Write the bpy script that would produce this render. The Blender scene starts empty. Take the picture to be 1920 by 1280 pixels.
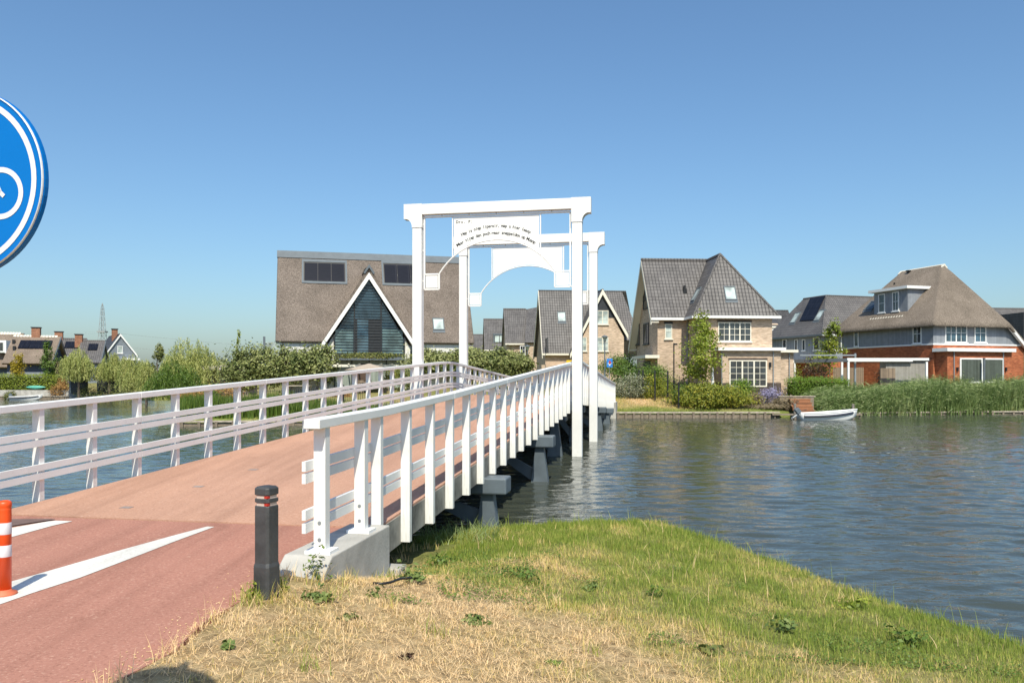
import bpy, math, random
import numpy as np
from mathutils import Vector, Matrix

# ------------------------------------------------------------------ camera, sky, sun, exposure
S = bpy.context.scene
COL = S.collection
R = math.radians
FPX, CX, HY, CAMZ = 1500.0, 960.0, 707.0, 2.635      # focal length in pixels of the 1920 wide photo, principal column, horizon row, eye height above water

cam_d = bpy.data.cameras.new('camera')
cam = bpy.data.objects.new('camera', cam_d)
COL.objects.link(cam)
cam.location = (0, 0, CAMZ)
cam.rotation_euler = (R(90), 0, 0)
cam_d.sensor_width = 36.0
cam_d.lens = 36.0 * FPX / 1920.0
cam_d.shift_y = (HY - 640.0) / 1920.0
cam_d.clip_end = 9000
cam_d.clip_start = 0.05
S.camera = cam

SUN_EL = R(51.0)
SUN_AZ = (0.09, -1.0)                                  # horizontal direction towards the sun: behind the viewer
world = bpy.data.worlds.new('World')
S.world = world
world.use_nodes = True
wn = world.node_tree
sky = wn.nodes.new('ShaderNodeTexSky')
sky.sky_type = 'NISHITA'
sky.sun_disc = False
sky.sun_elevation = SUN_EL
sky.sun_rotation = math.atan2(SUN_AZ[0], SUN_AZ[1])
sky.altitude = 0
sky.air_density = 1.2
sky.dust_density = 1.5
sky.ozone_density = 9.0
bg = wn.nodes['Background']
wn.links.new(sky.outputs[0], bg.inputs[0])
bg.inputs[1].default_value = 0.110

sun_d = bpy.data.lights.new('sun', 'SUN')
sun_d.energy = 3.8
sun_d.angle = R(0.5)
sun_d.color = (1.0, 0.93, 0.83)
sun = bpy.data.objects.new('sun', sun_d)
COL.objects.link(sun)
sv = Vector((SUN_AZ[0], SUN_AZ[1], 0)).normalized() * math.cos(SUN_EL) + Vector((0, 0, math.sin(SUN_EL)))
sun.rotation_euler = sv.to_track_quat('Z', 'Y').to_euler()
sun.location = (0, -20, 40)

S.view_settings.view_transform = 'Standard'
S.view_settings.look = 'None'
S.view_settings.exposure = 0.53
S.view_settings.use_white_balance = True
S.view_settings.white_balance_temperature = 6700
S.view_settings.white_balance_tint = 3
S.view_settings.gamma = 1.0
S.view_settings.use_curve_mapping = False
S.cycles.max_bounces = 6
S.cycles.transparent_max_bounces = 6
S.cycles.use_denoising = True
S.cycles.caustics_reflective = False
S.cycles.caustics_refractive = False

rng = np.random.default_rng(7)
random.seed(7)

# ------------------------------------------------------------------ helpers
def W(px, py, Y):
    return Vector(((px - CX) / FPX * Y, Y, CAMZ + (HY - py) / FPX * Y))

def wx(px, Y):
    return (px - CX) / FPX * Y

def tag(o, label=None, cat=None, group=None, kind=None):
    if label: o['label'] = label
    if cat: o['category'] = cat
    if group: o['group'] = group
    if kind: o['kind'] = kind
    return o

def empty(name, loc, rz=0.0, parent=None):
    o = bpy.data.objects.new(name, None)
    o.empty_display_size = 0.2
    COL.objects.link(o)
    o.location = loc
    o.rotation_euler = (0, 0, rz)
    if parent: o.parent = parent
    return o

def link(name, me, parent=None, loc=None, rz=None):
    o = bpy.data.objects.new(name, me)
    COL.objects.link(o)
    if parent: o.parent = parent
    if loc is not None: o.location = loc
    if rz is not None: o.rotation_euler = (0, 0, rz)
    return o

def children(o):
    return [c for c in bpy.data.objects if c.parent == o]

def copy_tree(o, parent=None):
    c = o.copy()
    COL.objects.link(c)
    c.parent = parent
    for ch in children(o):
        copy_tree(ch, c)
    return c

V3 = lambda p: np.array(p, float)

class MB:
    """collects polygons; build() links them as one mesh object with metre-scaled UVs"""
    def __init__(self):
        self.v, self.f, self.m = [], [], []
    def poly(self, pts, mi=0):
        b = len(self.v)
        self.v += [tuple(map(float, p)) for p in pts]
        self.f.append(tuple(range(b, b + len(pts))))
        self.m.append(mi)
    def solid(self, verts, faces, mi=0):
        b = len(self.v)
        self.v += [tuple(map(float, p)) for p in verts]
        for f in faces:
            self.f.append(tuple(b + i for i in f)); self.m.append(mi)
    def obox(self, o, a, b, n, a0, a1, b0, b1, n0, n1, mi=0):
        o, a, b, n = V3(o), V3(a), V3(b), V3(n)
        P = [o + a * x + b * y + n * z for z in (n0, n1) for y in (b0, b1) for x in (a0, a1)]
        fs = [(0, 2, 3, 1), (4, 5, 7, 6), (0, 1, 5, 4), (2, 6, 7, 3), (0, 4, 6, 2), (1, 3, 7, 5)]
        if np.dot(np.cross(a, b), n) < 0: fs = [f[::-1] for f in fs]
        self.solid(P, fs, mi)
    def box(self, x0, x1, y0, y1, z0, z1, mi=0):
        self.obox((0, 0, 0), (1, 0, 0), (0, 1, 0), (0, 0, 1), min(x0, x1), max(x0, x1), min(y0, y1), max(y0, y1), min(z0, z1), max(z0, z1), mi)
    def prism(self, pts, d, mi=0, caps=True):
        """closed solid: polygon pts swept by vector d"""
        pts = [V3(p) for p in pts]; d = V3(d); n = len(pts)
        nrm = np.zeros(3)
        for i in range(n):
            nrm += np.cross(pts[i] - pts[0], pts[(i + 1) % n] - pts[0])
        if np.dot(nrm, d) > 0: pts = pts[::-1]
        P = pts + [p + d for p in pts]
        fs = [tuple(range(n)), tuple(range(2 * n - 1, n - 1, -1))] if caps else []
        for i in range(n):
            j = (i + 1) % n
            fs.append((i, i + n, j + n, j))
        self.solid(P, fs, mi)
    def tube(self, pts, rad, seg=8, mi=0, cap=True):
        pts = [V3(p) for p in pts]
        n = len(pts)
        rads = rad if hasattr(rad, '__len__') else [rad] * n
        b = len(self.v)
        up = V3((0, 0, 1))
        t0 = pts[1] - pts[0]; t0 = t0 / np.linalg.norm(t0)
        if abs(t0[2]) > .95: up = V3((1, 0, 0))
        for i in range(n):
            t = pts[min(i + 1, n - 1)] - pts[max(i - 1, 0)]
            t = t / (np.linalg.norm(t) + 1e-9)
            a = np.cross(t, up); a /= np.linalg.norm(a) + 1e-9
            c = np.cross(a, t)
            for k in range(seg):
                th = 2 * math.pi * k / seg
                self.v.append(tuple(pts[i] + rads[i] * (a * math.cos(th) + c * math.sin(th))))
        for i in range(n - 1):
            for k in range(seg):
                k2 = (k + 1) % seg
                self.f.append((b + i * seg + k, b + i * seg + k2, b + (i + 1) * seg + k2, b + (i + 1) * seg + k)[::-1]); self.m.append(mi)
        if cap:
            self.f.append(tuple(b + k for k in range(seg))); self.m.append(mi)
            self.f.append(tuple(b + (n - 1) * seg + k for k in reversed(range(seg)))); self.m.append(mi)
    def lathe(self, prof, c=(0, 0, 0), seg=20, mi=0):
        b = len(self.v); c = V3(c); n = len(prof)
        for r, z in prof:
            for k in range(seg):
                th = 2 * math.pi * k / seg
                self.v.append((c[0] + r * math.cos(th), c[1] + r * math.sin(th), c[2] + z))
        for i in range(n - 1):
            for k in range(seg):
                k2 = (k + 1) % seg
                self.f.append((b + i * seg + k, b + i * seg + k2, b + (i + 1) * seg + k2, b + (i + 1) * seg + k)); self.m.append(mi)
        self.f.append(tuple(b + k for k in reversed(range(seg)))); self.m.append(mi)
        self.f.append(tuple(b + (n - 1) * seg + k for k in range(seg))); self.m.append(mi)
    def sweep(self, sec, path, mi=0):
        """sec: list of (lateral, z) closed profile; path: list of (origin, lateral dir)"""
        n = len(sec); b = len(self.v)
        for o, l in path:
            o, l = V3(o), V3(l)
            for a, z in sec:
                self.v.append(tuple(o + l * a + V3((0, 0, z))))
        m = len(path)
        for i in range(m - 1):
            for k in range(n):
                k2 = (k + 1) % n
                self.f.append((b + i * n + k, b + (i + 1) * n + k, b + (i + 1) * n + k2, b + i * n + k2)); self.m.append(mi)
        self.f.append(tuple(b + k for k in range(n))); self.m.append(mi)
        self.f.append(tuple(b + (m - 1) * n + k for k in reversed(range(n)))); self.m.append(mi)
    def mesh(self, name, mat):
        me = bpy.data.meshes.new(name)
        me.from_pydata(self.v, [], self.f)
        mats = mat if isinstance(mat, (list, tuple)) else [mat]
        for q in mats: me.materials.append(q)
        if len(mats) > 1:
            me.polygons.foreach_set('material_index', self.m)
        uv = me.uv_layers.new(name='UVMap')
        vv = np.array(self.v)
        flat = np.zeros((len(me.loops), 2))
        li = 0
        for f in self.f:
            P = vv[list(f)]
            nr = np.zeros(3)
            for i in range(1, len(f) - 1):
                nr += np.cross(P[i] - P[0], P[i + 1] - P[0])
            L = np.linalg.norm(nr)
            nr = nr / L if L > 0 else V3((0, 0, 1))
            if abs(nr[2]) > .97: t = V3((1, 0, 0))
            else:
                t = np.cross((0, 0, 1), nr); t /= np.linalg.norm(t)
            bt = np.cross(nr, t)
            flat[li:li + len(f), 0] = P @ t
            flat[li:li + len(f), 1] = P @ bt
            li += len(f)
        uv.data.foreach_set('uv', flat.ravel())
        me.update()
        return me
    def build(self, name, mat, parent=None, loc=None, rz=None, smooth=False, bevel=0.0, seg=2):
        me = self.mesh(name, mat)
        if smooth: me.polygons.foreach_set('use_smooth', [True] * len(me.polygons))
        o = link(name, me, parent, loc, rz)
        if bevel:
            md = o.modifiers.new('bevel', 'BEVEL'); md.width = bevel; md.segments = seg; md.limit_method = 'ANGLE'; md.angle_limit = R(30)
        return o

# ------------------------------------------------------------------ materials
def nmat(name):
    m = bpy.data.materials.new(name); m.use_nodes = True
    nt = m.node_tree
    return m, nt, nt.nodes['Principled BSDF']

def nd(nt, typ, **kw):
    n = nt.nodes.new(typ)
    for k, v in kw.items():
        if k in n.inputs.keys() if hasattr(n.inputs, 'keys') else False: n.inputs[k].default_value = v
        else: setattr(n, k, v)
    return n

def ramp(nt, stops):
    r = nt.nodes.new('ShaderNodeValToRGB')
    e = r.color_ramp.elements
    while len(e) < len(stops): e.new(0.5)
    for i, (p, c) in enumerate(stops):
        e[i].position = p; e[i].color = (*c, 1) if len(c) == 3 else c
    return r

def coords(nt, kind='Object', scale=(1, 1, 1)):
    tc = nt.nodes.new('ShaderNodeTexCoord')
    mp = nt.nodes.new('ShaderNodeMapping')
    mp.inputs['Scale'].default_value = scale
    nt.links.new(tc.outputs[kind], mp.inputs['Vector'])
    return mp.outputs[0]

def noise(nt, vec, scale, detail=4, rough=.55):
    n = nt.nodes.new('ShaderNodeTexNoise')
    n.inputs['Scale'].default_value = scale; n.inputs['Detail'].default_value = detail; n.inputs['Roughness'].default_value = rough
    if vec is not None: nt.links.new(vec, n.inputs['Vector'])
    return n

def bump(nt, p, height, strength=.3, dist=.02):
    b = nt.nodes.new('ShaderNodeBump')
    b.inputs['Strength'].default_value = strength; b.inputs['Distance'].default_value = dist
    nt.links.new(height, b.inputs['Height']); nt.links.new(b.outputs[0], p.inputs['Normal'])
    return b

def mix(nt, fac, a, b, mode='MIX'):
    m = nt.nodes.new('ShaderNodeMix'); m.data_type = 'RGBA'; m.blend_type = mode
    for i, s in ((0, fac), (6, a), (7, b)):
        if hasattr(s, 'is_linked') or hasattr(s, 'links'): nt.links.new(s, m.inputs[i])
        elif i == 0: m.inputs[0].default_value = s
        else: m.inputs[i].default_value = (*s, 1) if len(s) == 3 else s
    return m.outputs[2]

def plain(name, c, rough=.6, var=.12, scale=3.0, bmp=.0, bscale=40, metal=0.0, spec=.5, kind='Object'):
    """base colour with soft blotches and optional fine relief"""
    m, nt, p = nmat(name)
    v = coords(nt, kind)
    n = noise(nt, v, scale, 5)
    lo = tuple(max(0, x * (1 - var)) for x in c); hi = tuple(min(1, x * (1 + var)) for x in c)
    r = ramp(nt, [(.3, lo), (.7, hi)])
    nt.links.new(n.outputs['Fac'], r.inputs[0])
    nt.links.new(r.outputs[0], p.inputs['Base Color'])
    p.inputs['Roughness'].default_value = rough; p.inputs['Metallic'].default_value = metal
    p.inputs['Specular IOR Level'].default_value = spec
    if bmp:
        n2 = noise(nt, v, bscale, 3)
        bump(nt, p, n2.outputs['Fac'], bmp, .01)
    return m

BYAW_M = .184
def mixfac(nt, sock, k):
    m = nt.nodes.new('ShaderNodeMath'); m.operation = 'MULTIPLY'; m.inputs[1].default_value = k; nt.links.new(sock, m.inputs[0]); return m.outputs[0]

def speckled(name, c, dark, light, scale=90, rough=.9, patch=.15, dash=None):
    """fine aggregate: small dark and light grains over a blotchy base"""
    m, nt, p = nmat(name)
    v = coords(nt, 'Object')
    n1 = noise(nt, v, .6, 6, .6)
    lo = tuple(x * (1 - patch) for x in c); hi = tuple(min(1, x * (1 + patch)) for x in c)
    r1 = ramp(nt, [(.3, lo), (.72, hi)]); nt.links.new(n1.outputs['Fac'], r1.inputs[0])
    n2 = noise(nt, v, scale, 2, .7)
    r2 = ramp(nt, [(.34, (0, 0, 0)), (.44, (.5, .5, .5)), (.58, (.5, .5, .5)), (.68, (1, 1, 1))]); nt.links.new(n2.outputs['Fac'], r2.inputs[0])
    rd = ramp(nt, [(0, dark), (.5, c), (1, light)]); nt.links.new(r2.outputs[0], rd.inputs[0])
    out = mix(nt, .5, r1.outputs[0], rd.outputs[0])
    v2 = coords(nt, 'Object', (.9, .5, 1))
    n4 = noise(nt, v2, 1.2, 5, .6)
    r4 = ramp(nt, [(.38, (.82, .80, .79)), (.6, (1, 1, 1))]); nt.links.new(n4.outputs['Fac'], r4.inputs[0])
    out = mix(nt, .35, out, r4.outputs[0], 'MULTIPLY')
    # worn wheel lines along the way and dark spills
    rot = nt.nodes.new('ShaderNodeMapping'); rot.inputs['Rotation'].default_value = (0, 0, BYAW_M); rot.inputs['Scale'].default_value = (2.6, .12, 1)
    tc = nt.nodes.new('ShaderNodeTexCoord'); nt.links.new(tc.outputs['Object'], rot.inputs['Vector'])
    n5 = noise(nt, rot.outputs[0], 1.0, 4, .6)
    r5 = ramp(nt, [(.36, (.80, .78, .77)), (.52, (1, 1, 1)), (.70, (1.07, 1.06, 1.05))]); nt.links.new(n5.outputs['Fac'], r5.inputs[0])
    out = mix(nt, .75, out, r5.outputs[0], 'MULTIPLY')
    n6 = noise(nt, v, 1.7, 3, .5); n6.inputs['Distortion'].default_value = .8
    r6 = ramp(nt, [(.66, (1, 1, 1)), (.74, (.80, .77, .75))]); nt.links.new(n6.outputs['Fac'], r6.inputs[0])
    out = mix(nt, .8, out, r6.outputs[0], 'MULTIPLY')
    n7 = noise(nt, v, 14, 2, .5)
    r7 = ramp(nt, [(.70, (0, 0, 0)), (.74, (1, 1, 1))]); nt.links.new(n7.outputs['Fac'], r7.inputs[0])
    out = mix(nt, mixfac(nt, r7.outputs[0], .5), out, light)
    nt.links.new(out, p.inputs['Base Color'])
    p.inputs['Roughness'].default_value = rough; p.inputs['Specular IOR Level'].default_value = .25
    bump(nt, p, n2.outputs['Fac'], .35, .006)
    return m

def bricky(name, c1, c2, mortar, bw=.22, bh=.065, ms=.006, rough=.85, bstr=.5, var=.2):
    m, nt, p = nmat(name)
    uv = coords(nt, 'UV')
    b = nt.nodes.new('ShaderNodeTexBrick')
    nt.links.new(uv, b.inputs['Vector'])
    b.inputs['Color1'].default_value = (*c1, 1); b.inputs['Color2'].default_value = (*c2, 1); b.inputs['Mortar'].default_value = (*mortar, 1)
    b.inputs['Scale'].default_value = 1; b.inputs['Mortar Size'].default_value = ms; b.inputs['Brick Width'].default_value = bw; b.inputs['Row Height'].default_value = bh
    b.inputs['Mortar Smooth'].default_value = .2; b.inputs['Bias'].default_value = -.1
    n = noise(nt, uv, .9, 5)
    n2 = noise(nt, coords(nt, 'UV', (2.2, 9, 1)), 1.0, 3)
    r = ramp(nt, [(.3, (1 - var,) * 3), (.7, (1 + var,) * 3)]); nt.links.new(n.outputs['Fac'], r.inputs[0])
    r2 = ramp(nt, [(.35, (1 - var * 1.4,) * 3), (.65, (1 + var * 1.4,) * 3)]); nt.links.new(n2.outputs['Fac'], r2.inputs[0])
    o = mix(nt, 1.0, b.outputs['Color'], r.outputs[0], 'MULTIPLY')
    o = mix(nt, 1.0, o, r2.outputs[0], 'MULTIPLY')
    nt.links.new(o, p.inputs['Base Color'])
    p.inputs['Roughness'].default_value = rough; p.inputs['Specular IOR Level'].default_value = .2
    inv = nt.nodes.new('ShaderNodeMath'); inv.operation = 'SUBTRACT'; inv.inputs[0].default_value = 1
    nt.links.new(b.outputs['Fac'], inv.inputs[1])
    bump(nt, p, inv.outputs[0], bstr, .012)
    return m

def tiled(name, c1, c2, rough=.55):
    """pan tiles: stepped courses and rolls, from UV metres"""
    m, nt, p = nmat(name)
    uv = coords(nt, 'UV')
    sep = nt.nodes.new('ShaderNodeSeparateXYZ'); nt.links.new(uv, sep.inputs[0])
    def frac(sock, period):
        d = nt.nodes.new('ShaderNodeMath'); d.operation = 'DIVIDE'; d.inputs[1].default_value = period; nt.links.new(sock, d.inputs[0])
        f = nt.nodes.new('ShaderNodeMath'); f.operation = 'FRACT'; nt.links.new(d.outputs[0], f.inputs[0]); return f.outputs[0]
    fu, fv = frac(sep.outputs[0], .26), frac(sep.outputs[1], .33)
    roll = ramp(nt, [(0, (.25,) * 3), (.2, (.0,) * 3), (.55, (.75,) * 3), (.8, (1,) * 3), (1, (.25,) * 3)]); nt.links.new(fu, roll.inputs[0])
    step = ramp(nt, [(0, (1,) * 3), (.9, (.3,) * 3), (1, (0,) * 3)]); nt.links.new(fv, step.inputs[0])
    ad = nt.nodes.new('ShaderNodeMath'); ad.operation = 'ADD'; nt.links.new(roll.outputs[0], ad.inputs[0]); nt.links.new(step.outputs[0], ad.inputs[1])
    b = nt.nodes.new('ShaderNodeTexBrick'); nt.links.new(uv, b.inputs['Vector'])
    b.offset = 0.0
    b.inputs['Color1'].default_value = (*c1, 1); b.inputs['Color2'].default_value = (*c2, 1); b.inputs['Mortar'].default_value = (c1[0] * .3, c1[1] * .3, c1[2] * .3, 1)
    b.inputs['Scale'].default_value = 1; b.inputs['Mortar Size'].default_value = .022; b.inputs['Mortar Smooth'].default_value = .5
    b.inputs['Brick Width'].default_value = .26; b.inputs['Row Height'].default_value = .33
    n = noise(nt, uv, .7, 5)
    r = ramp(nt, [(.3, (.8,) * 3), (.7, (1.2,) * 3)]); nt.links.new(n.outputs['Fac'], r.inputs[0])
    nt.links.new(mix(nt, 1.0, b.outputs['Color'], r.outputs[0], 'MULTIPLY'), p.inputs['Base Color'])
    p.inputs['Roughness'].default_value = rough; p.inputs['Specular IOR Level'].default_value = .35
    bump(nt, p, ad.outputs[0], .9, .03)
    return m

def boards(name, c, period=.15, axis=0, rough=.6, var=.1, gap=.06):
    """painted cladding boards with shadow gaps; axis 0: vertical boards, 1: horizontal"""
    m, nt, p = nmat(name)
    uv = coords(nt, 'UV')
    sep = nt.nodes.new('ShaderNodeSeparateXYZ'); nt.links.new(uv, sep.inputs[0])
    d = nt.nodes.new('ShaderNodeMath'); d.operation = 'DIVIDE'; d.inputs[1].default_value = period; nt.links.new(sep.outputs[axis], d.inputs[0])
    f = nt.nodes.new('ShaderNodeMath'); f.operation = 'FRACT'; nt.links.new(d.outputs[0], f.inputs[0])
    fl = nt.nodes.new('ShaderNodeMath'); fl.operation = 'FLOOR'; nt.links.new(d.outputs[0], fl.inputs[0])
    wn_ = nt.nodes.new('ShaderNodeTexWhiteNoise'); wn_.noise_dimensions = '1D'; nt.links.new(fl.outputs[0], wn_.inputs['W'])
    r = ramp(nt, [(0, tuple(x * (1 - var) for x in c)), (1, tuple(min(1, x * (1 + var)) for x in c))]); nt.links.new(wn_.outputs['Value'], r.inputs[0])
    g = ramp(nt, [(0, (.35,) * 3), (gap, (1,) * 3)]); nt.links.new(f.outputs[0], g.inputs[0])
    n = noise(nt, coords(nt, 'UV', (3, 3, 1)), 1.0, 5)
    rn = ramp(nt, [(.3, (.88,) * 3), (.7, (1.1,) * 3)]); nt.links.new(n.outputs['Fac'], rn.inputs[0])
    o = mix(nt, 1.0, mix(nt, 1.0, r.outputs[0], g.outputs[0], 'MULTIPLY'), rn.outputs[0], 'MULTIPLY')
    nt.links.new(o, p.inputs['Base Color'])
    p.inputs['Roughness'].default_value = rough
    bump(nt, p, g.outputs[0], .6, .02)
    return m

def thatch(name, c):
    m, nt, p = nmat(name)
    v = coords(nt, 'Object', (1, 1, .35))
    n1 = noise(nt, v, 17, 5, .85)
    n2 = noise(nt, coords(nt, 'Object'), .55, 5, .6)
    r1 = ramp(nt, [(.30, tuple(x * .22 for x in c)), (.48, tuple(x * .9 for x in c)), (.70, tuple(min(1, x * 1.9) for x in c))]); nt.links.new(n1.outputs['Fac'], r1.inputs[0])
    r2 = ramp(nt, [(.3, (.78, .76, .74)), (.7, (1.15, 1.12, 1.1))]); nt.links.new(n2.outputs['Fac'], r2.inputs[0])
    nt.links.new(mix(nt, 1.0, r1.outputs[0], r2.outputs[0], 'MULTIPLY'), p.inputs['Base Color'])
    p.inputs['Roughness'].default_value = .95; p.inputs['Specular IOR Level'].default_value = .1
    bump(nt, p, n1.outputs['Fac'], .8, .06)
    return m

def glassy(name, c, rough=.04, spec=.9):
    m, nt, p = nmat(name)
    n = noise(nt, coords(nt, 'Object'), 1.3, 2)
    r = ramp(nt, [(.35, tuple(x * .55 for x in c)), (.65, tuple(min(1, x * 1.3) for x in c))]); nt.links.new(n.outputs['Fac'], r.inputs[0])
    nt.links.new(r.outputs[0], p.inputs['Base Color'])
    p.inputs['Roughness'].default_value = rough; p.inputs['Specular IOR Level'].default_value = spec
    bump(nt, p, n.outputs['Fac'], .04, .05)
    return m

def leafy(name, cols, rough=.55, trans=.25, spec=.35):
    """leaf colour varies from leaf to leaf through the face attribute rnd"""
    m, nt, p = nmat(name)
    at = nt.nodes.new('ShaderNodeAttribute'); at.attribute_name = 'rnd'
    r = ramp(nt, [(i / (len(cols) - 1), c) for i, c in enumerate(cols)]); nt.links.new(at.outputs['Fac'], r.inputs[0])
    nt.links.new(r.outputs[0], p.inputs['Base Color'])
    p.inputs['Roughness'].default_value = rough; p.inputs['Specular IOR Level'].default_value = spec
    if trans:
        tr = nt.nodes.new('ShaderNodeBsdfTranslucent'); nt.links.new(r.outputs[0], tr.inputs['Color'])
        ms = nt.nodes.new('ShaderNodeMixShader'); ms.inputs[0].default_value = trans
        nt.links.new(p.outputs[0], ms.inputs[1]); nt.links.new(tr.outputs[0], ms.inputs[2])
        nt.links.new(ms.outputs[0], nt.nodes['Material Output'].inputs['Surface'])
    return m

M = {}
M['white'] = plain('white_paint', (.80, .79, .77), .45, .03, 2.0)
def weathered_white():
    m, nt, p = nmat('weathered_white_timber')
    v = coords(nt, 'Object')
    n = noise(nt, v, 2.0, 5); r = ramp(nt, [(.3, (.74, .73, .71)), (.7, (.82, .81, .79))]); nt.links.new(n.outputs['Fac'], r.inputs[0])
    n2 = noise(nt, coords(nt, 'Object', (14, 14, 4)), 2.0, 4, .75); r2 = ramp(nt, [(.62, (1, 1, 1)), (.74, (.72, .68, .62))]); nt.links.new(n2.outputs['Fac'], r2.inputs[0])
    o = mix(nt, .8, r.outputs[0], r2.outputs[0], 'MULTIPLY')
    # grey-green grime collecting at the low ends and in streaks
    sp = nt.nodes.new('ShaderNodeSeparateXYZ'); nt.links.new(v, sp.inputs[0])
    n4 = noise(nt, coords(nt, 'Object', (22, 22, 1.6)), 1.0, 4, .7)
    ad = nt.nodes.new('ShaderNodeMath'); ad.operation = 'MULTIPLY_ADD'; ad.inputs[1].default_value = -.30; nt.links.new(sp.outputs[2], ad.inputs[0]); nt.links.new(n4.outputs['Fac'], ad.inputs[2])
    r4 = ramp(nt, [(.52, (1, 1, 1)), (.72, (.70, .69, .61))]); nt.links.new(ad.outputs[0], r4.inputs[0])
    o = mix(nt, .85, o, r4.outputs[0], 'MULTIPLY')
    nt.links.new(o, p.inputs['Base Color'])
    p.inputs['Roughness'].default_value = .5
    n3 = noise(nt, coords(nt, 'Object', (40, 40, 4)), 1, 3); bump(nt, p, n3.outputs['Fac'], .15, .004)
    return m
M['timber_white'] = weathered_white()
M['cream'] = plain('cream_paint', (.74, .69, .58), .5, .04)
M['deck'] = speckled('salmon_deck_grit', (.485, .275, .190), (.27, .13, .09), (.62, .42, .33), 38, patch=.09)
M['path'] = speckled('red_asphalt', (.40, .188, .138), (.22, .10, .07), (.60, .37, .28), 42, patch=.10)
M['mark'] = speckled('road_marking_white', (.72, .70, .65), (.50, .42, .37), (.80, .79, .77), 40, .7, patch=.08)
M['concrete'] = plain('pale_concrete', (.42, .40, .365), .9, .26, 2.5, .4, 30)
M['fascia'] = plain('weathered_edge_beam', (.21, .20, .175), .8, .65, 2.6, .3, 25)
M['steel_blue'] = plain('slate_blue_steel', (.11, .135, .158), .5, .2, 2.0, .1)
M['grey_metal'] = plain('grey_metal', (.28, .30, .32), .4, .08, 3, metal=.3)
M['zinc'] = plain('zinc_flashing', (.125, .145, .165), .6, .1, 2, spec=.25)
M['dark'] = plain('dark_paint', (.025, .028, .032), .5, .2)
M['black'] = plain('black_metal', (.012, .012, .013), .45, .2)
M['brick_beige'] = bricky('beige_brick', (.58, .44, .325), (.46, .335, .24), (.48, .385, .30), bh=.075, var=.14)
M['brick_red'] = bricky('red_brick', (.47, .145, .062), (.33, .088, .04), (.28, .16, .10), bh=.075, var=.16)
M['brick_plinth'] = bricky('dark_plinth_brick', (.10, .075, .065), (.065, .05, .045), (.10, .09, .08))
M['brick_chim'] = bricky('chimney_brick', (.36, .16, .09), (.28, .12, .07), (.3, .2, .15))
M['tile_grey'] = tiled('grey_roof_tile', (.150, .138, .132), (.115, .105, .102))
M['tile_dark'] = tiled('anthracite_roof_tile', (.075, .072, .074), (.055, .053, .056))
M['thatch'] = thatch('grey_brown_thatch', (.19, .16, .139))
M['thatch_old'] = thatch('silver_thatch', (.205, .172, .142))
M['thatch_pale'] = thatch('pale_thatch', (.225, .18, .145))
M['render_w'] = plain('white_render', (.70, .68, .64), .8, .05, 1.5, .1, 50)
M['clad_grey'] = boards('grey_board_cladding', (.235, .25, .275), .16, 0)
M['clad_blue'] = boards('grey_blue_board_cladding', (.20, .225, .26), .22, 1)
M['clad_shed'] = boards('grey_shed_boards', (.30, .28, .25), .12, 0)
M['wood'] = boards('weathered_wood', (.25, .185, .13), .10, 0, var=.25)
M['wood_brown'] = boards('red_brown_deck_boards', (.30, .13, .06), .13, 1, var=.2)
M['wood_old'] = plain('old_timber', (.22, .175, .13), .9, .35, 5, .4, 30)
M['wood_pale'] = plain('pale_timber', (.42, .36, .29), .9, .3, 5, .4, 30)
M['glass'] = glassy('dark_window_glass', (.035, .045, .055))
M['glass_blue'] = glassy('blue_window_glass', (.05, .10, .14))
M['glass_teal_reflection'] = glassy('painted_teal_reflection', (.14, .22, .23), .08, .6)  # brighter teal base colour stands in for reflections on glass
M['glass_navy'] = glassy('navy_gable_glass', (.040, .078, .108), .06, .6)
M['glass_pale'] = glassy('pale_window_glass', (.42, .48, .46), .1, .6)
M['glass_curtain'] = boards('curtained_glass', (.30, .34, .31), .14, 0, .12, .15)
M['glass_drape'] = boards('draped_glass', (.085, .10, .085), .16, 0, .15, .2)
M['solar'] = bricky('solar_cells', (.012, .013, .020), (.010, .011, .017), (.03, .03, .038), 1.0, 1.7, .02, .18, .05, .05)
M['trunk'] = plain('bark', (.13, .10, .075), .95, .35, 9, .6, 25)
M['trunk_grey'] = plain('grey_bark', (.22, .19, .16), .95, .3, 9, .6, 25)
M['slot'] = plain('worn_slot_metal', (.30, .24, .21), .6, .2)

# ------------------------------------------------------------------ terrain, water, path
BR0 = V3((-1.444, 8.563, 0)); BYAW = .184
BD = V3((math.sin(BYAW), math.cos(BYAW), 0)); BN = V3((math.cos(BYAW), -math.sin(BYAW), 0))
BWID = 5.02; CREST = 21.7
def deck_z(s):
    t = abs(s - CREST)
    z = 1.985 - .0463 * t
    if t < 1.2: z = 1.985 - .0463 * (t * t / 2.4 + .6)
    return z
def bpos(s, o, z=0.0):
    return BR0 + BD * s + BN * o + V3((0, 0, z))

NEAR = [(-4000, 11), (-7, 11), (-4, 12.2), (-1.2, 13.4), (0, 14), (1.5, 14.5), (2.68, 14.35), (3.2, 13), (3.73, 11.4), (4.34, 9.4), (5.04, 7.8), (6.5, 5.5), (12, 0), (40, -15), (4000, -400), (4000, -4000), (-4000, -4000)]
FAR = [(-4000, 97), (-52, 96.5), (-47, 95), (-33, 88), (-24, 66), (-20, 47), (-18, 43.2), (-14, 43.5), (-8, 45), (-1, 48), (4, 51.5), (6.6, 52), (17.5, 52.2), (19, 54), (33, 56.8), (60, 60), (4000, 120), (4000, 4000), (-4000, 4000)]

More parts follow.
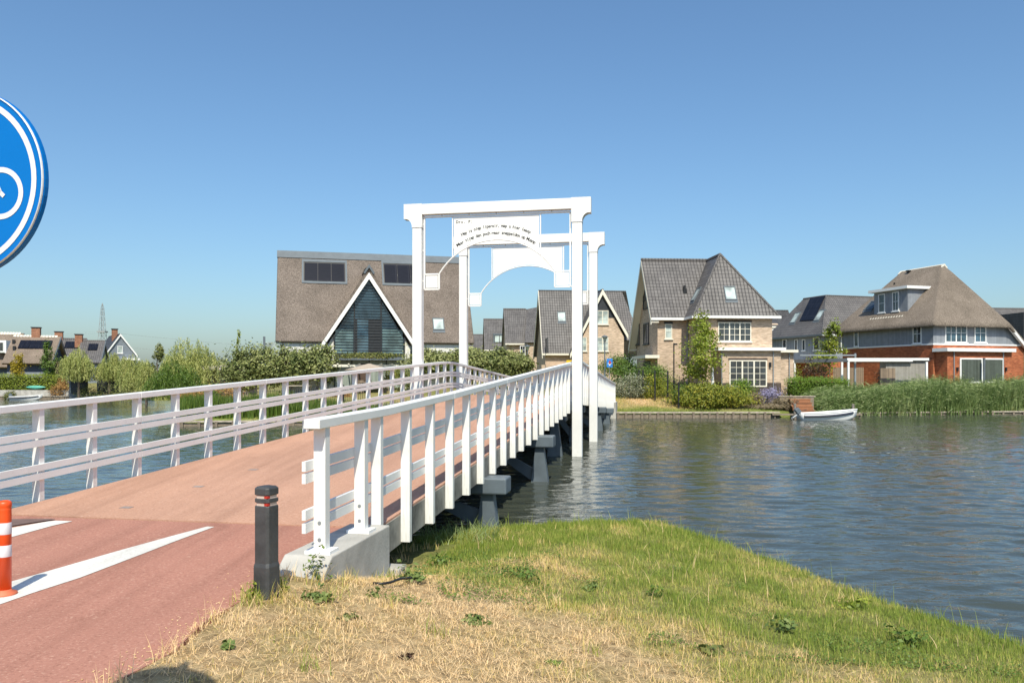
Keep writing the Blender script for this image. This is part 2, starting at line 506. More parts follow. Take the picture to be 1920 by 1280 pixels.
def signed(poly, x, y):
    """distance to the polygon edge, positive inside"""
    P = np.array(poly, float); n = len(P)
    dmin = np.full(x.shape, 1e9); ins = np.zeros(x.shape, bool)
    for i in range(n):
        ax, ay = P[i]; bx, by = P[(i + 1) % n]
        dx, dy = bx - ax, by - ay
        t = np.clip(((x - ax) * dx + (y - ay) * dy) / (dx * dx + dy * dy), 0, 1)
        dmin = np.minimum(dmin, np.hypot(x - ax - t * dx, y - ay - t * dy))
        c = ((ay > y) != (by > y)) & (x < (bx - ax) * (y - ay) / (by - ay + 1e-12) + ax)
        ins ^= c
    return np.where(ins, dmin, -dmin)

def vnoise(x, y, sc, seed=0):
    """smooth value noise for relief and plant cover"""
    x = x * sc + 37.1 * seed; y = y * sc + 11.7 * seed
    xi, yi = np.floor(x), np.floor(y); fx, fy = x - xi, y - yi
    fx = fx * fx * (3 - 2 * fx); fy = fy * fy * (3 - 2 * fy)
    h = lambda a, b: np.modf(np.abs(np.sin(a * 127.1 + b * 311.7 + seed * 74.7) * 43758.5453))[0]
    return (h(xi, yi) * (1 - fx) + h(xi + 1, yi) * fx) * (1 - fy) + (h(xi, yi + 1) * (1 - fx) + h(xi + 1, yi + 1) * fx) * fy

def path_edge(y):
    return np.interp(y, [-5, 0, 4.6, 6.17, 7.14, 9], [-2.75, -2.45, -2.18, -2.06, -1.98, -1.75])
def path_z(y):
    return np.interp(y, [-5, 0, 5, 7, 9.5], [.90, .905, .925, .945, .985])

def ground_z(x, y):
    x = np.asarray(x, float); y = np.asarray(y, float)
    dn = signed(NEAR, x, y); df = signed(FAR, x, y)
    zn = np.where(dn > 0, np.interp(dn, [0, .5, 1, 2, 4, 5, 6, 7, 12], [.02, .09, .14, .23, .44, .58, .78, .87, .88]), np.maximum(-1.6, -.08 + dn * .35))
    zn = zn + np.where(dn > .3, (vnoise(x, y, 1.3, 1) - .5) * .05 + (vnoise(x, y, 5, 2) - .5) * .025, 0)
    # ground under the path is kept just below its surface
    inpath = (x < path_edge(y) + .25) & (x > -8.2) & (y < 9.6) & (y > -5)
    near_path = np.clip(1 - (x - path_edge(y)) / 1.3, 0, 1) * np.clip((8.3 - y) / 1.4, 0, 1)
    near_path = near_path * near_path * (3 - 2 * near_path)
    zn = np.where((dn > 0) & (y > -5), zn * (1 - near_path) + (path_z(y) - .004 + (vnoise(x, y, 7, 4) - .5) * .03) * near_path, zn)
    zn = np.where(inpath & (x < path_edge(y) - .06), path_z(y) - .09, zn)
    zf = np.where(df > 0, np.interp(df, [0, .4, 3, 8, 13, 60], [.34, .40, .85, 1.45, 1.82, 1.85]), np.maximum(-1.6, -.25 + df * 1.2))
    zf = zf + np.where(df > .5, (vnoise(x, y, .6, 3) - .5) * .12, 0)
    return np.maximum(zn, zf)

def gz(x, y):
    return float(ground_z(np.array([x]), np.array([y]))[0])

def axis(segs):
    out = []
    for a, b, st in segs: out += list(np.arange(a, b, st))
    return np.array(out)
gx = np.concatenate([[-5000, -3000, -1800, -1000, -600, -350, -220, -150], axis([(-110, -40, 3), (-40, -10, .7), (-10, -3, .4), (-3, 6.5, .13), (6.5, 22, .5), (22, 60, 1.5), (60, 120, 5)]), [130, 160, 220, 350, 600, 1000, 1800, 3000, 5000]])
gy = np.concatenate([[-3000, -1000, -300, -100, -40, -15], axis([(-8, 2, .5), (2, 15, .13), (15, 40, 1.2), (40, 70, .5), (70, 110, 1.5), (110, 200, 8)]), [230, 300, 450, 700, 1100, 1800, 3000, 5000]])
GX, GY = np.meshgrid(gx, gy)
GZ = ground_z(GX.ravel(), GY.ravel())
nx, ny = len(gx), len(gy)
idx = np.arange(nx * ny).reshape(ny, nx)
quads = np.stack([idx[:-1, :-1], idx[:-1, 1:], idx[1:, 1:], idx[1:, :-1]], -1).reshape(-1, 4)
def np_mesh(name, verts, faces, mat, attr=None, smooth=False):
    """faces: (n,k) array; attr: value for every face"""
    me = bpy.data.meshes.new(name)
    n, k = faces.shape
    me.vertices.add(len(verts)); me.vertices.foreach_set('co', np.ascontiguousarray(verts, dtype=np.float32).ravel())
    me.loops.add(n * k); me.loops.foreach_set('vertex_index', np.ascontiguousarray(faces, dtype=np.int32).ravel())
    me.polygons.add(n); me.polygons.foreach_set('loop_start', np.arange(0, n * k, k, dtype=np.int32))
    if smooth: me.polygons.foreach_set('use_smooth', np.ones(n, bool))
    me.materials.append(mat)
    if attr is not None:
        a = me.attributes.new('rnd', 'FLOAT', 'FACE'); a.data.foreach_set('value', np.ascontiguousarray(attr, dtype=np.float32))
    me.update(calc_edges=True)
    return me

def greenness(x, y):
    """0 straw, 1 lush: drier with distance from the water, in patches"""
    d = signed(NEAR, x, y)
    g = np.interp(d, [0, 1.5, 3.2, 4.4, 6], [.92, .85, .62, .22, .05])
    g = g + (vnoise(x, y, .9, 5) - .5) * .55 + (vnoise(x, y, 3.1, 6) - .5) * .45
    g = g + np.exp(-((x + .6) ** 2 / 1.0 + (y - 9.6) ** 2 / 2.0)) * .5
    f = signed(FAR, x, y)
    g = np.where(f > 0, np.interp(f, [0, 1.0, 2.0, 4.5, 6, 9], [.95, .85, .35, .25, .6, .75]) + (vnoise(x, y, .7, 8) - .5) * .5, g)
    return np.clip(g, 0, 1)

def ground_mat():
    m, nt, p = nmat('grass_soil')
    at = nt.nodes.new('ShaderNodeAttribute'); at.attribute_name = 'green'
    v = coords(nt, 'Object')
    n = noise(nt, v, 9, 6, .7)
    dry = ramp(nt, [(.3, (.20, .135, .07)), (.55, (.46, .33, .18)), (.75, (.60, .46, .27))]); nt.links.new(n.outputs['Fac'], dry.inputs[0])
    gr = ramp(nt, [(.3, (.09, .095, .025)), (.55, (.17, .20, .05)), (.75, (.26, .27, .09))]); nt.links.new(n.outputs['Fac'], gr.inputs[0])
    nt.links.new(mix(nt, at.outputs['Fac'], dry.outputs[0], gr.outputs[0]), p.inputs['Base Color'])
    p.inputs['Roughness'].default_value = 1; p.inputs['Specular IOR Level'].default_value = .1
    n2 = noise(nt, v, 45, 4, .7); bump(nt, p, n2.outputs['Fac'], .8, .03)
    return m
me = np_mesh('ground', np.stack([GX.ravel(), GY.ravel(), GZ], -1), quads, ground_mat(), smooth=True)
a = me.attributes.new('green', 'FLOAT', 'POINT'); a.data.foreach_set('value', greenness(GX.ravel(), GY.ravel()).astype(np.float32))
tag(link('ground', me), kind='structure')

def water_mat():
    m, nt, p = nmat('canal_water')
    p.inputs['Base Color'].default_value = (.052, .060, .047, 1)
    p.inputs['Roughness'].default_value = .03
    p.inputs['IOR'].default_value = 1.33
    p.inputs['Specular IOR Level'].default_value = .75
    va = coords(nt, 'Object', (.55, 1.0, 1))
    n1 = noise(nt, va, 1.5, 3, .5); n1.inputs['Distortion'].default_value = .35
    vb = coords(nt, 'Object', (.6, 1.15, 1))
    n2 = noise(nt, vb, 6.5, 3, .5); n2.inputs['Distortion'].default_value = .4
    # calm and ruffled areas
    n0 = noise(nt, coords(nt, 'Object', (.06, .10, 1)), 1.0, 2, .5)
    r0 = ramp(nt, [(.35, (.45,) * 3), (.65, (1,) * 3)]); nt.links.new(n0.outputs['Fac'], r0.inputs[0])
    ad = nt.nodes.new('ShaderNodeMath'); ad.operation = 'MULTIPLY_ADD'; ad.inputs[1].default_value = .38
    nt.links.new(n2.outputs['Fac'], ad.inputs[0]); nt.links.new(n1.outputs['Fac'], ad.inputs[2])
    mu = nt.nodes.new('ShaderNodeMath'); mu.operation = 'MULTIPLY'
    nt.links.new(ad.outputs[0], mu.inputs[0]); nt.links.new(r0.outputs[0], mu.inputs[1])
    b = bump(nt, p, mu.outputs[0], 1.0, WATER_BUMP)
    return m
WATER_BUMP = .05
# the surface carries real waves: many small wave trains running before a light wind
wg = np.random.default_rng(5)
wxs = np.concatenate([[-5000, -1500, -500, -200, -110], axis([(-70, -26, 1.2), (-26, 40, .15), (40, 75, 1.2)]), [80, 110, 200, 500, 1500, 5000]])
wys = np.concatenate([[-200, -60, -20], axis([(0, 6, .5), (6, 26, .07), (26, 62, .13), (62, 100, .4)]), [101, 130, 200, 500, 1500, 5000]])
WX, WY = np.meshgrid(wxs, wys); WX, WY = WX.ravel(), WY.ravel()
H_w = np.zeros(len(WX)); NW = 26
gust = .45 + .85 * vnoise(WX, WY, .09, 21)
for i in range(NW):
    lam = math.exp(wg.uniform(math.log(.24), math.log(.95))); th_w = wg.normal(0, .42) + .12
    k = 2 * math.pi / lam; ph = wg.uniform(0, 6.28)
    drift = (vnoise(WX, WY, .25, 30 + i) - .5) * 5.0
    H_w += .025 / k * np.sin(k * (WX * math.sin(th_w) + WY * math.cos(th_w)) + ph + drift)
H_w *= gust * np.where((WX > -27) & (WX < 41), 1, .25) * np.where((WY > 5) & (WY < 100), 1, 0)
ix = np.arange(len(WX)).reshape(len(wys), len(wxs))
wq = np.stack([ix[:-1, :-1], ix[:-1, 1:], ix[1:, 1:], ix[1:, :-1]], -1).reshape(-1, 4)
tag(link('water', np_mesh('water', np.stack([WX, WY, H_w], -1), wq, water_mat(), smooth=True)), kind='structure')

# red approach path on the near bank (a slab with a real edge) and its continuation across the water
mb = MB()
jl = bpos(.2, -BWID + .08); jb = bpos(-1.55, -.30); jc = bpos(.2, -.30)
pz = lambda x, y: (float(x), float(y), float(path_z(np.array(float(y)))))
rows = [-5, -2, 0, 2, 3.5, 4.6, 5, 5.6, 6.17, 6.7, 7.0]
E_x = lambda y: float(path_edge(np.array(float(y)))) + .03 * math.sin(y * 5.3) + .02 * math.sin(y * 13.1)
for y0, y1 in zip(rows[:-1], rows[1:]):
    mb.poly([pz(-7.8, y0), pz(E_x(y0), y0), pz(E_x(y1), y1), pz(-7.8, y1)])
mb.poly([pz(-7.8, 7.0), pz(E_x(7.0), 7.0), pz(jb[0], jb[1]), pz(jc[0], jc[1]), pz(jl[0] - .3, jl[1]), pz(-7.6, 9.2)])
drop = lambda p: (p[0], p[1], p[2] - .3)
edge_r = [pz(E_x(y), y) for y in rows] + [pz(jb[0], jb[1]), pz(jc[0], jc[1]), pz(jl[0] - .3, jl[1]), pz(-7.6, 9.2)]
for p, q in zip(edge_r[:-1], edge_r[1:]): mb.poly([p, drop(p), drop(q), q])
import bmesh
tag(mb.build('cycle_path', M['path']), kind='structure')
mb = MB(); mb.sweep([(-BWID + .1, -.5), (-.1, -.5), (-.1, 0), (-BWID + .1, 0)], [(bpos(s, 0, z), BN) for s, z in ((43.2, .985), (47, 1.0), (54, 1.25), (70, 1.9))])
tag(mb.build('cycle_path', M['path']), kind='structure')

def road_patch(name, pts, mat, lift=.004):
    m_ = MB(); P = [(x, y, float(path_z(np.array(y))) + lift) for x, y in pts]
    c = np.mean(np.array(P), 0)
    for i in range(len(P)): m_.poly([tuple(c), P[i], P[(i + 1) % len(P)]])
    o = m_.build(name, mat)
    bm_ = bmesh.new(); bm_.from_mesh(o.data); bmesh.ops.recalc_face_normals(bm_, faces=bm_.faces)
    if bm_.faces[0].normal.z < 0: bmesh.ops.reverse_faces(bm_, faces=bm_.faces)
    bm_.to_mesh(o.data); bm_.free()
    return o
def gp(px, py):
    """point of the path surface seen at a pixel of the photograph"""
    z = .935
    for _ in range(4):
        Y = (CAMZ - z) * FPX / (py - HY); z = float(path_z(np.array(Y)))
    return ((px - CX) / FPX * Y, Y)
def strip(name, ca, cb, mat, lift=.004):
    m_ = MB()
    A = [(*gp(*q), ) for q in ca]; B = [(*gp(*q), ) for q in cb]
    f3 = lambda q: (q[0], q[1], float(path_z(np.array(q[1]))) + lift)
    for i in range(len(A) - 1): m_.poly([f3(A[i]), f3(B[i]), f3(B[i + 1]), f3(A[i + 1])])
    o = m_.build(name, mat)
    bm_ = bmesh.new(); bm_.from_mesh(o.data); bmesh.ops.recalc_face_normals(bm_, faces=bm_.faces)
    if sum(f.normal.z for f in bm_.faces) < 0: bmesh.ops.reverse_faces(bm_, faces=bm_.faces)
    bm_.to_mesh(o.data); bm_.free()
    return o
o = strip('road_marking', [(-60, 1118), (0, 1098), (22, 1090), (120, 1062), (220, 1033), (310, 1008), (388, 987)], [(-60, 1146), (0, 1133), (60, 1112), (150, 1083), (250, 1045), (330, 1014), (402, 987.5)], M['mark'])
tag(o, kind='structure')
o = strip('road_marking', [(-70, 1006), (24, 989), (90, 977.5), (104, 976)], [(-70, 1024), (24, 1006), (100, 985), (136, 977)], M['mark'])
tag(o, kind='structure')
m_plate = plain('brown_steel_plate', (.16, .10, .085), .7, .2, 4)
o = strip('drain_cover', [(-70, 975), (10, 974.5), (60, 974), (103, 973.6)], [(-70, 1003), (10, 989), (60, 981), (103, 974.5)], m_plate, .012)
tag(o, 'flat brown steel plate set in the path beside the white marking', 'cover plate')

# ------------------------------------------------------------------ the footbridge
bridge = empty('footbridge', tuple(bpos(0, -BWID / 2)), 0)
tag(bridge, 'long white railed foot and cycle bridge with salmon deck rising over the water', 'bridge')
BL = V3(bridge.location)
def bl(s, o, z=0.0):
    return bpos(s, o, z) - BL
S0, S1 = .2, 43.2
ss = [S0] + [float(x) for x in np.arange(1, 20.4, 1.0)] + [20.5, 20.8, 21.1, 21.4, 21.7, 22, 22.3, 22.6, 22.9] + [float(x) for x in np.arange(23.5, 43, 1.0)] + [S1]
mb = MB()
mb.sweep([(-BWID + .07, -.10), (-.07, -.10), (-.07, 0), (-BWID + .07, 0)], [(bl(s, 0, deck_z(s)), BN) for s in ss])
mb.build('deck', M['deck'], bridge)
for o0, o1 in ((-.30, -.055), (-BWID + .055, -BWID + .30)):
    mb = MB(); mb.sweep([(o0, -.36), (o1, -.36), (o1, -.02), (o0, -.02)], [(bl(s, 0, deck_z(s) - .005), BN) for s in ss])
    mb.build('edge_beam', M['fascia'], bridge)
for oo in (-1.3, -2.5, -3.7):
    mb = MB(); mb.sweep([(oo - .1, -.42), (oo + .1, -.42), (oo + .1, -.09), (oo - .1, -.09)], [(bl(s, 0, deck_z(s)), BN) for s in ss])
    mb.build('girder', M['steel_blue'], bridge)
# little drain slots lying in the deck
for (px, py) in ((372, 905), (237, 943), (475, 874)):
    Y = 12.0
    for _ in range(6):
        s_ = (Y - BR0[1]) / BD[1] + .5; Y = (CAMZ - deck_z(max(s_, .2))) * FPX / (py - HY)
    X = (px - CX) / FPX * Y
    rel = V3((X, Y, 0)) - BR0; s_, o_ = float(rel @ BD), float(rel @ BN)
    mb = MB(); mb.sweep([(-.07, 0), (.07, 0), (.07, .004), (-.07, .004)], [(bl(s_ + q, o_, deck_z(s_ + q) + .001), BN) for q in (-.05, .05)])
    mb.build('drain_slot', M['slot'], bridge)

RAILH = 1.255
joints = [-1.64, 3, 7, 11, 15, 19, 23, 27, 31, 35, 39, 45.2]
def rail_z(s):
    return deck_z(s) if s > S0 else deck_z(S0) + (s - S0) * .028
def seg_pts(a, b):
    q = [a] + [s for s in ss if a + .05 < s < b - .05] + [b]
    return q
post_in = None
def railing(side):
    """side +1: right of the deck, -1: left"""
    e = lambda o: o if side > 0 else -BWID - o
    root = empty('railing', (0, 0, 0), parent=bridge)
    rail_z = lambda s: (deck_z(s) if s > S0 else deck_z(S0) + (s - S0) * .028) + (.035 + .04 * min(1, max(0, (3 - s) / 4.5)) + .04 * min(1, max(0, (s - 40.4) / 4.5)) if side > 0 else .022)
    js = list(joints)
    if side > 0: js[0] = -1.64
    js = js[:-1] + [44.9]
    for a, b in zip(js[:-1], js[1:]):
        mb = MB()
        w = .075
        mb.sweep([(e(0) - w, RAILH - .085), (e(0) + w, RAILH - .085), (e(0) + w, RAILH), (e(0) - w, RAILH)], [(bl(s, 0, rail_z(s)), BN) for s in seg_pts(a + .004, b - .004)])
        mb.build('handrail', M['timber_white'], root, bevel=.006, seg=1)
        for z0 in (.885, .778, .46, .345):
            mb = MB()
            i0, i1 = sorted((e(-.055), e(-.090)))
            mb.sweep([(i0, z0 - .085), (i1, z0 - .085), (i1, z0), (i0, z0)], [(bl(s, 0, rail_z(s)), BN) for s in seg_pts(a + .004, b - .004)])
            mb.build('rail_board', M['timber_white'], root)
    # posts: boards on edge, hung on the outside of the deck edge, feet below it
    ks = [k for k in range(0, 44)]
    me = MB()
    c, d2 = .055, .042
    i0, i1 = -c, c
    me.solid([*(V3((0, 0, 0)) + BN * x + BD * y + V3((0, 0, z)) for z in (-.40, RAILH - .085) for y in (-d2, d2) for x in (i0, i1))],
             [(0, 2, 3, 1), (4, 5, 7, 6), (0, 1, 5, 4), (2, 6, 7, 3), (0, 4, 6, 2), (1, 3, 7, 5)])
    pm = me.mesh('post', M['timber_white'])
    for k in ks:
        link('post', pm, root, tuple(bl(k, e(0), rail_z(k))))
    # two stouter posts with foot plates on the abutment wall at either end
    for s_ in (-1.42, -.46, 43.85, 44.7):
        zt = rail_z(s_) + RAILH - .085; zb_ = 1.10 if s_ < 10 else 1.05
        me = MB(); me.obox(bl(s_, e(0)), BN, BD, (0, 0, 1), -.055, .055, -.05, .05, zb_, zt)
        p = me.build('post', M['timber_white'], root)
        me = MB(); me.obox(bl(s_, e(0)), BN, BD, (0, 0, 1), -.12, .12, -.10, .10, zb_ - .03, zb_)
        me.build('foot_plate', M['white'], root)
        if s_ < 10:
            for zz in (.09, .24):
                me = MB(); c0 = V3(bl(s_, e(0), zb_ + zz)) - BD * .049
                me.tube([c0, c0 - BD * .006], .017, 10)
                me.build('bolt', M['grey_metal'], root)
    return root
railing(1); railing(-1)

# abutment walls carrying the rail ends
for side in (1, -1):
    e = lambda o: o if side > 0 else -BWID - o
    for sa, sb, flip in ((-1.76, -.05, 0), (43.3, 45.2, 1)):
        o0, o1 = sorted((e(-.29), e(.16)))
        prof = [(sa, -.6), (sb, -.6), (sb, 1.07), (sa + .20, 1.07), (sa, .93)] if not flip else [(sa, -.6), (sb, -.6), (sb, .95), (sb - .5, 1.04), (sa, 1.04)]
        mb = MB(); mb.prism([bl(s_, o0, z) for s_, z in prof], BN * (o1 - o0))
        mb.build('abutment_wall', M['concrete'], bridge, bevel=.012)
mb = MB(); mb.obox(bl(0, 0), BN, BD, (0, 0, 1), .02, .26, -.04, .22, -.3, .60); mb.build('abutment_step', M['concrete'], bridge, bevel=.01)
for sa, sb in ((-.04, .6), (42.7, 43.35)):
    mb = MB(); mb.obox(bl(0, 0), BN, BD, (0, 0, 1), -BWID + .3, -.3, sa, sb, -1.2, .62); mb.build('abutment_wall', M['concrete'], bridge)

# piers: a cap beam reaching out beyond the rails, tapered legs and raking plates
for i, sp in enumerate((5.75, 11.95, 18.45, 24.95, 31.4, 37.6)):
    zc = deck_z(sp) - .37
    portal_here = i in (2, 3)
    out = .34 if not portal_here else -.10
    mb = MB(); mb.obox(bl(sp, 0), BN, BD, (0, 0, 1), -BWID - out, out, -.24, .24, zc - .29, zc)
    cap = mb.build('pier', M['steel_blue'], bridge, bevel=.03)
    for side in (1, -1):
        e = lambda o: o if side > 0 else -BWID - o
        c = -.03 if not portal_here else -.5
        mb = MB()
        lo, hi = -1.6, zc - .28
        sl = lambda z: .10 + (hi - z) * .13
        V = []
        for z in (lo, hi):
            w = sl(z)
            for dy in (-.12, .12):
                for dx in (-w, w): V.append(bl(sp + dy, e(c) + dx, z))
        mb.solid(V, [(0, 2, 3, 1), (4, 5, 7, 6), (0, 1, 5, 4), (2, 6, 7, 3), (0, 4, 6, 2), (1, 3, 7, 5)])
        mb.build('leg', M['steel_blue'], cap)
        mb = MB(); mb.prism([bl(sp - .04, e(-1.5), hi), bl(sp - .04, e(-1.2), hi), bl(sp - .04, e(c - .05), .25), bl(sp - .04, e(c - .05), -.1)], BD * .08)
        mb.build('raking_plate', M['steel_blue'], cap)

# ------------------------------------------------------------------ the two white portals
def text_mesh(lines, mat, name):
    """lines: list of (character, 3D origin, right, up, size)"""
    vs, fs = [], []
    cache = {}
    for ch, o, a, b, size in lines:
        if ch == ' ': continue
        if ch not in cache:
            cu = bpy.data.curves.new('glyph', 'FONT'); cu.body = ch; cu.size = 1.0; cu.offset = .022; cu.align_x = 'CENTER'; cu.resolution_u = 2
            ob = bpy.data.objects.new('glyph', cu)
            me = ob.to_mesh()
            cache[ch] = ([tuple(v.co) for v in me.vertices], [tuple(p.vertices) for p in me.polygons])
            ob.to_mesh_clear(); bpy.data.objects.remove(ob); bpy.data.curves.remove(cu)
        gv, gf = cache[ch]; k = len(vs)
        for v in gv: vs.append(tuple(V3(o) + V3(a) * v[0] * size + V3(b) * v[1] * size))
        for f in gf: fs.append(tuple(k + i for i in f))
    me = bpy.data.meshes.new(name); me.from_pydata(vs, [], fs); me.materials.append(mat); me.update()
    return me

def portal(sp, label, lettered):
    PO = .25
    base = bpos(sp, -BWID / 2, 0)
    root = empty('portal_frame', tuple(base))
    tag(root, label, 'portal')
    UP = V3((0, 0, 1))
    half = BWID / 2 + PO                       # centre line of the posts
    P = lambda x, z, y=0.0: BN * x + BD * y + UP * z
    pw = .165
    TOP, BOT = 8.58, 8.22
    for sd in (1, -1):
        mb = MB(); mb.obox((0, 0, 0), BN, BD, UP, sd * half - pw, sd * half + pw, -.15, .15, -1.6, TOP - .80)
        mb.build('post', M['timber_white'], root, bevel=.012, seg=1)
        # haunch: bracket with a hollow curve on its outer side
        x0 = sd * (half - pw); x1 = sd * (half + pw); x2 = sd * (half + .46)
        arc = []
        for t in range(9):
            a = math.pi / 2 * t / 8
            cxx, czz = half + .40, TOP - .80
            arc.append((sd * (cxx - .24 + .0 + (.24) * 0 + .24 * (1 - math.cos(a)) - .0), czz + .0 + .30 * math.sin(a)))
        pts = [(x0 - sd * .02, TOP + .012), (x2, TOP + .012), (x2, TOP - .50)]
        for t in range(9):
            a = math.pi / 2 * t / 8
            pts.append((sd * (half + .46 - .05 - .24 * math.sin(a)), TOP - .50 - .27 * (1 - math.cos(a)) - .0))
        pts += [(sd * (half + pw + .012), TOP - .80), (x0 - sd * .02, TOP - .80)]
        mb = MB(); mb.prism([P(x, z, -.17) for x, z in pts], BD * .34)
        mb.build('bracket', M['timber_white'], root)
    mb = MB(); mb.obox((0, 0, 0), BN, BD, UP, -half + pw + .02, half - pw - .02, -.15, .15, BOT, TOP); mb.build('crossbeam', M['timber_white'], root, bevel=.01, seg=1)
    # inner ornament: thin tubes, square boxes, arch and sheet panel
    inn = half - pw - .07
    bz0, bz1, bs = 5.66, 6.18, .52
    tr = .026
    fr = MB()
    for sd in (1, -1):
        fr.obox((0, 0, 0), BN, BD, UP, sd * inn - tr, sd * inn + tr, -tr, tr, bz0, BOT - .07)
    fr.obox((0, 0, 0), BN, BD, UP, -inn, inn, -tr, tr, BOT - .10, BOT - .05)
    ax = inn - bs                               # arch springs from the inner top corner of the boxes
    za, zc = bz1, 7.30
    # circle through (+-ax, za) with crown at zc
    hgt = zc - za; rad = (ax * ax + hgt * hgt) / (2 * hgt); ccz = zc - rad
    tm = math.asin(ax / rad)
    arcp = [(rad * math.sin(t), ccz + rad * math.cos(t)) for t in np.linspace(-tm, tm, 41)]
    fr.tube([P(x, z) for x, z in arcp], tr, 6)
    px_ = 1.52
    zt = BOT - .10
    zside = ccz + math.sqrt(rad * rad - px_ * px_)
    for sd in (1, -1):
        fr.obox((0, 0, 0), BN, BD, UP, sd * px_ - tr * .8, sd * px_ + tr * .8, -tr, tr, zside, zt)
    fr.build('ornament_frame', M['timber_white'], root)
    for x in np.linspace(-1.9, 1.9, 5):
        mb = MB(); mb.tube([P(x, BOT - .06), P(x, BOT + .01)], .018, 6); mb.build('hanger', M['grey_metal'], root)
    for sd in (1, -1):
        for z in (5.95, 7.0, 7.9):
            mb = MB(); mb.tube([P(sd * (inn), z), P(sd * (inn + .09), z)], .014, 6); mb.build('standoff', M['timber_white'], root)
        mb = MB()
        xa, xb = sorted((sd * inn, sd * (inn - bs)))
        for q in ((xa, xb, bz0 - tr, bz0 + tr), (xa, xb, bz1 - tr, bz1 + tr), (xa - tr, xa + tr, bz0, bz1), (xb - tr, xb + tr, bz0, bz1)):
            mb.obox((0, 0, 0), BN, BD, UP, q[0], q[1], -tr * 1.05, tr * 1.05, q[2], q[3])
        b = mb.build('corner_box', M['timber_white'], root)
        mb = MB(); mb.obox((0, 0, 0), BN, BD, UP, xa + .05, xb - .05, -.012, .012, bz0 + .05, bz1 - .05); mb.build('sheet', M['timber_white'], b)
    pts = [(-px_ + .05, zt - .02)] + [(px_ - .05, zt - .02)]
    low = [(rad * math.sin(t), ccz + rad * math.cos(t) + .045) for t in np.linspace(math.asin((px_ - .05) / rad), -math.asin((px_ - .05) / rad), 25)]
    mb = MB(); mb.prism([P(x, z, -.012) for x, z in pts + low], BD * .024)
    pan = mb.build('ornament_panel', M['timber_white'], root)
    if lettered:
        ink = plain('lettering_black', (.02, .02, .02), .6, .1)
        L = []
        def flat(txt, x, z, size, pitch):
            for i, ch in enumerate(txt): L.append((ch, P(x + i * pitch, z, -.016), BN, UP, size))
        flat('Drs. P:', -1.36, 7.90, .135, .085)
        def arc(txt, r_off, xa, xb, size):
            r2 = rad + r_off
            ta, tb = math.asin(xa / r2), math.asin(xb / r2)
            for i, ch in enumerate(txt):
                t = ta + (tb - ta) * i / (len(txt) - 1)
                L.append((ch, P(r2 * math.sin(t), ccz + r2 * math.cos(t), -.016), BN * math.cos(t) - UP * math.sin(t), UP * math.cos(t) + BN * math.sin(t), size))
        arc('Hep is niep liperair, wap u hier leesp', .425, -1.155, 1.14, .15)
        arc('Maar tijep dan poch maar sneppeldon op Muanp', .185, -1.31, 1.30, .15)
        tag(link('lettering', text_mesh(L, ink, 'lettering'), pan), kind='stuff')
    return root
portal(18.45, 'nearer white portal over the bridge with a black verse lettered on its panel', True)
portal(24.95, 'farther white portal over the bridge with a blank panel', False)

# ------------------------------------------------------------------ plants
def quads_from(c, a, b):
    """diamond leaves: centre c, half axes a (length) and b (width)"""
    v = np.stack([c - a, c + b, c + a, c - b], 1).reshape(-1, 3)
    f = np.arange(len(v)).reshape(-1, 4)
    return v, f

def rand_unit(n, g):
    v = g.normal(size=(n, 3)); return v / np.linalg.norm(v, axis=1)[:, None]

def leaves(c, size, g, up=.5, outward=None, aspect=.55):
    n = len(c)
    nrm = rand_unit(n, g) + np.array([0, -.15, up])
    if outward is not None: nrm += outward * .8
    nrm /= np.linalg.norm(nrm, axis=1)[:, None]
    t = np.cross(nrm, rand_unit(n, g)); t /= np.linalg.norm(t, axis=1)[:, None] + 1e-9
    b = np.cross(nrm, t)
    s = size * g.uniform(.6, 1.25, n)[:, None]
    return quads_from(c, t * s, b * s * aspect)

def blob(center, rad, nclump, nleaf, size, g, spread=.28, flat=0.0, hollow=.55, bottom=-1.0):
    """leaf positions in clumps through an ellipsoid, denser towards its surface"""
    center, rad = np.array(center), np.array(rad)
    d = rand_unit(nclump, g); d[:, 2] = np.maximum(d[:, 2], bottom)
    r = g.uniform(hollow, 1.0, nclump)[:, None] ** .6
    r *= (1 + .16 * np.sin(d[:, :1] * 5 + d[:, 2:] * 7 + g.uniform(0, 6)))
    cc = d * r
    pick = g.integers(0, nclump, nleaf)
    p = cc[pick] + g.normal(size=(nleaf, 3)) * spread * g.uniform(.6, 1.3, nclump)[pick][:, None]
    out = p / (np.linalg.norm(p, axis=1)[:, None] + 1e-6)
    tone = g.uniform(0, 1, nclump)[pick] * .45 + g.uniform(0, 1, nleaf) * .55
    return center + p * rad, out, tone

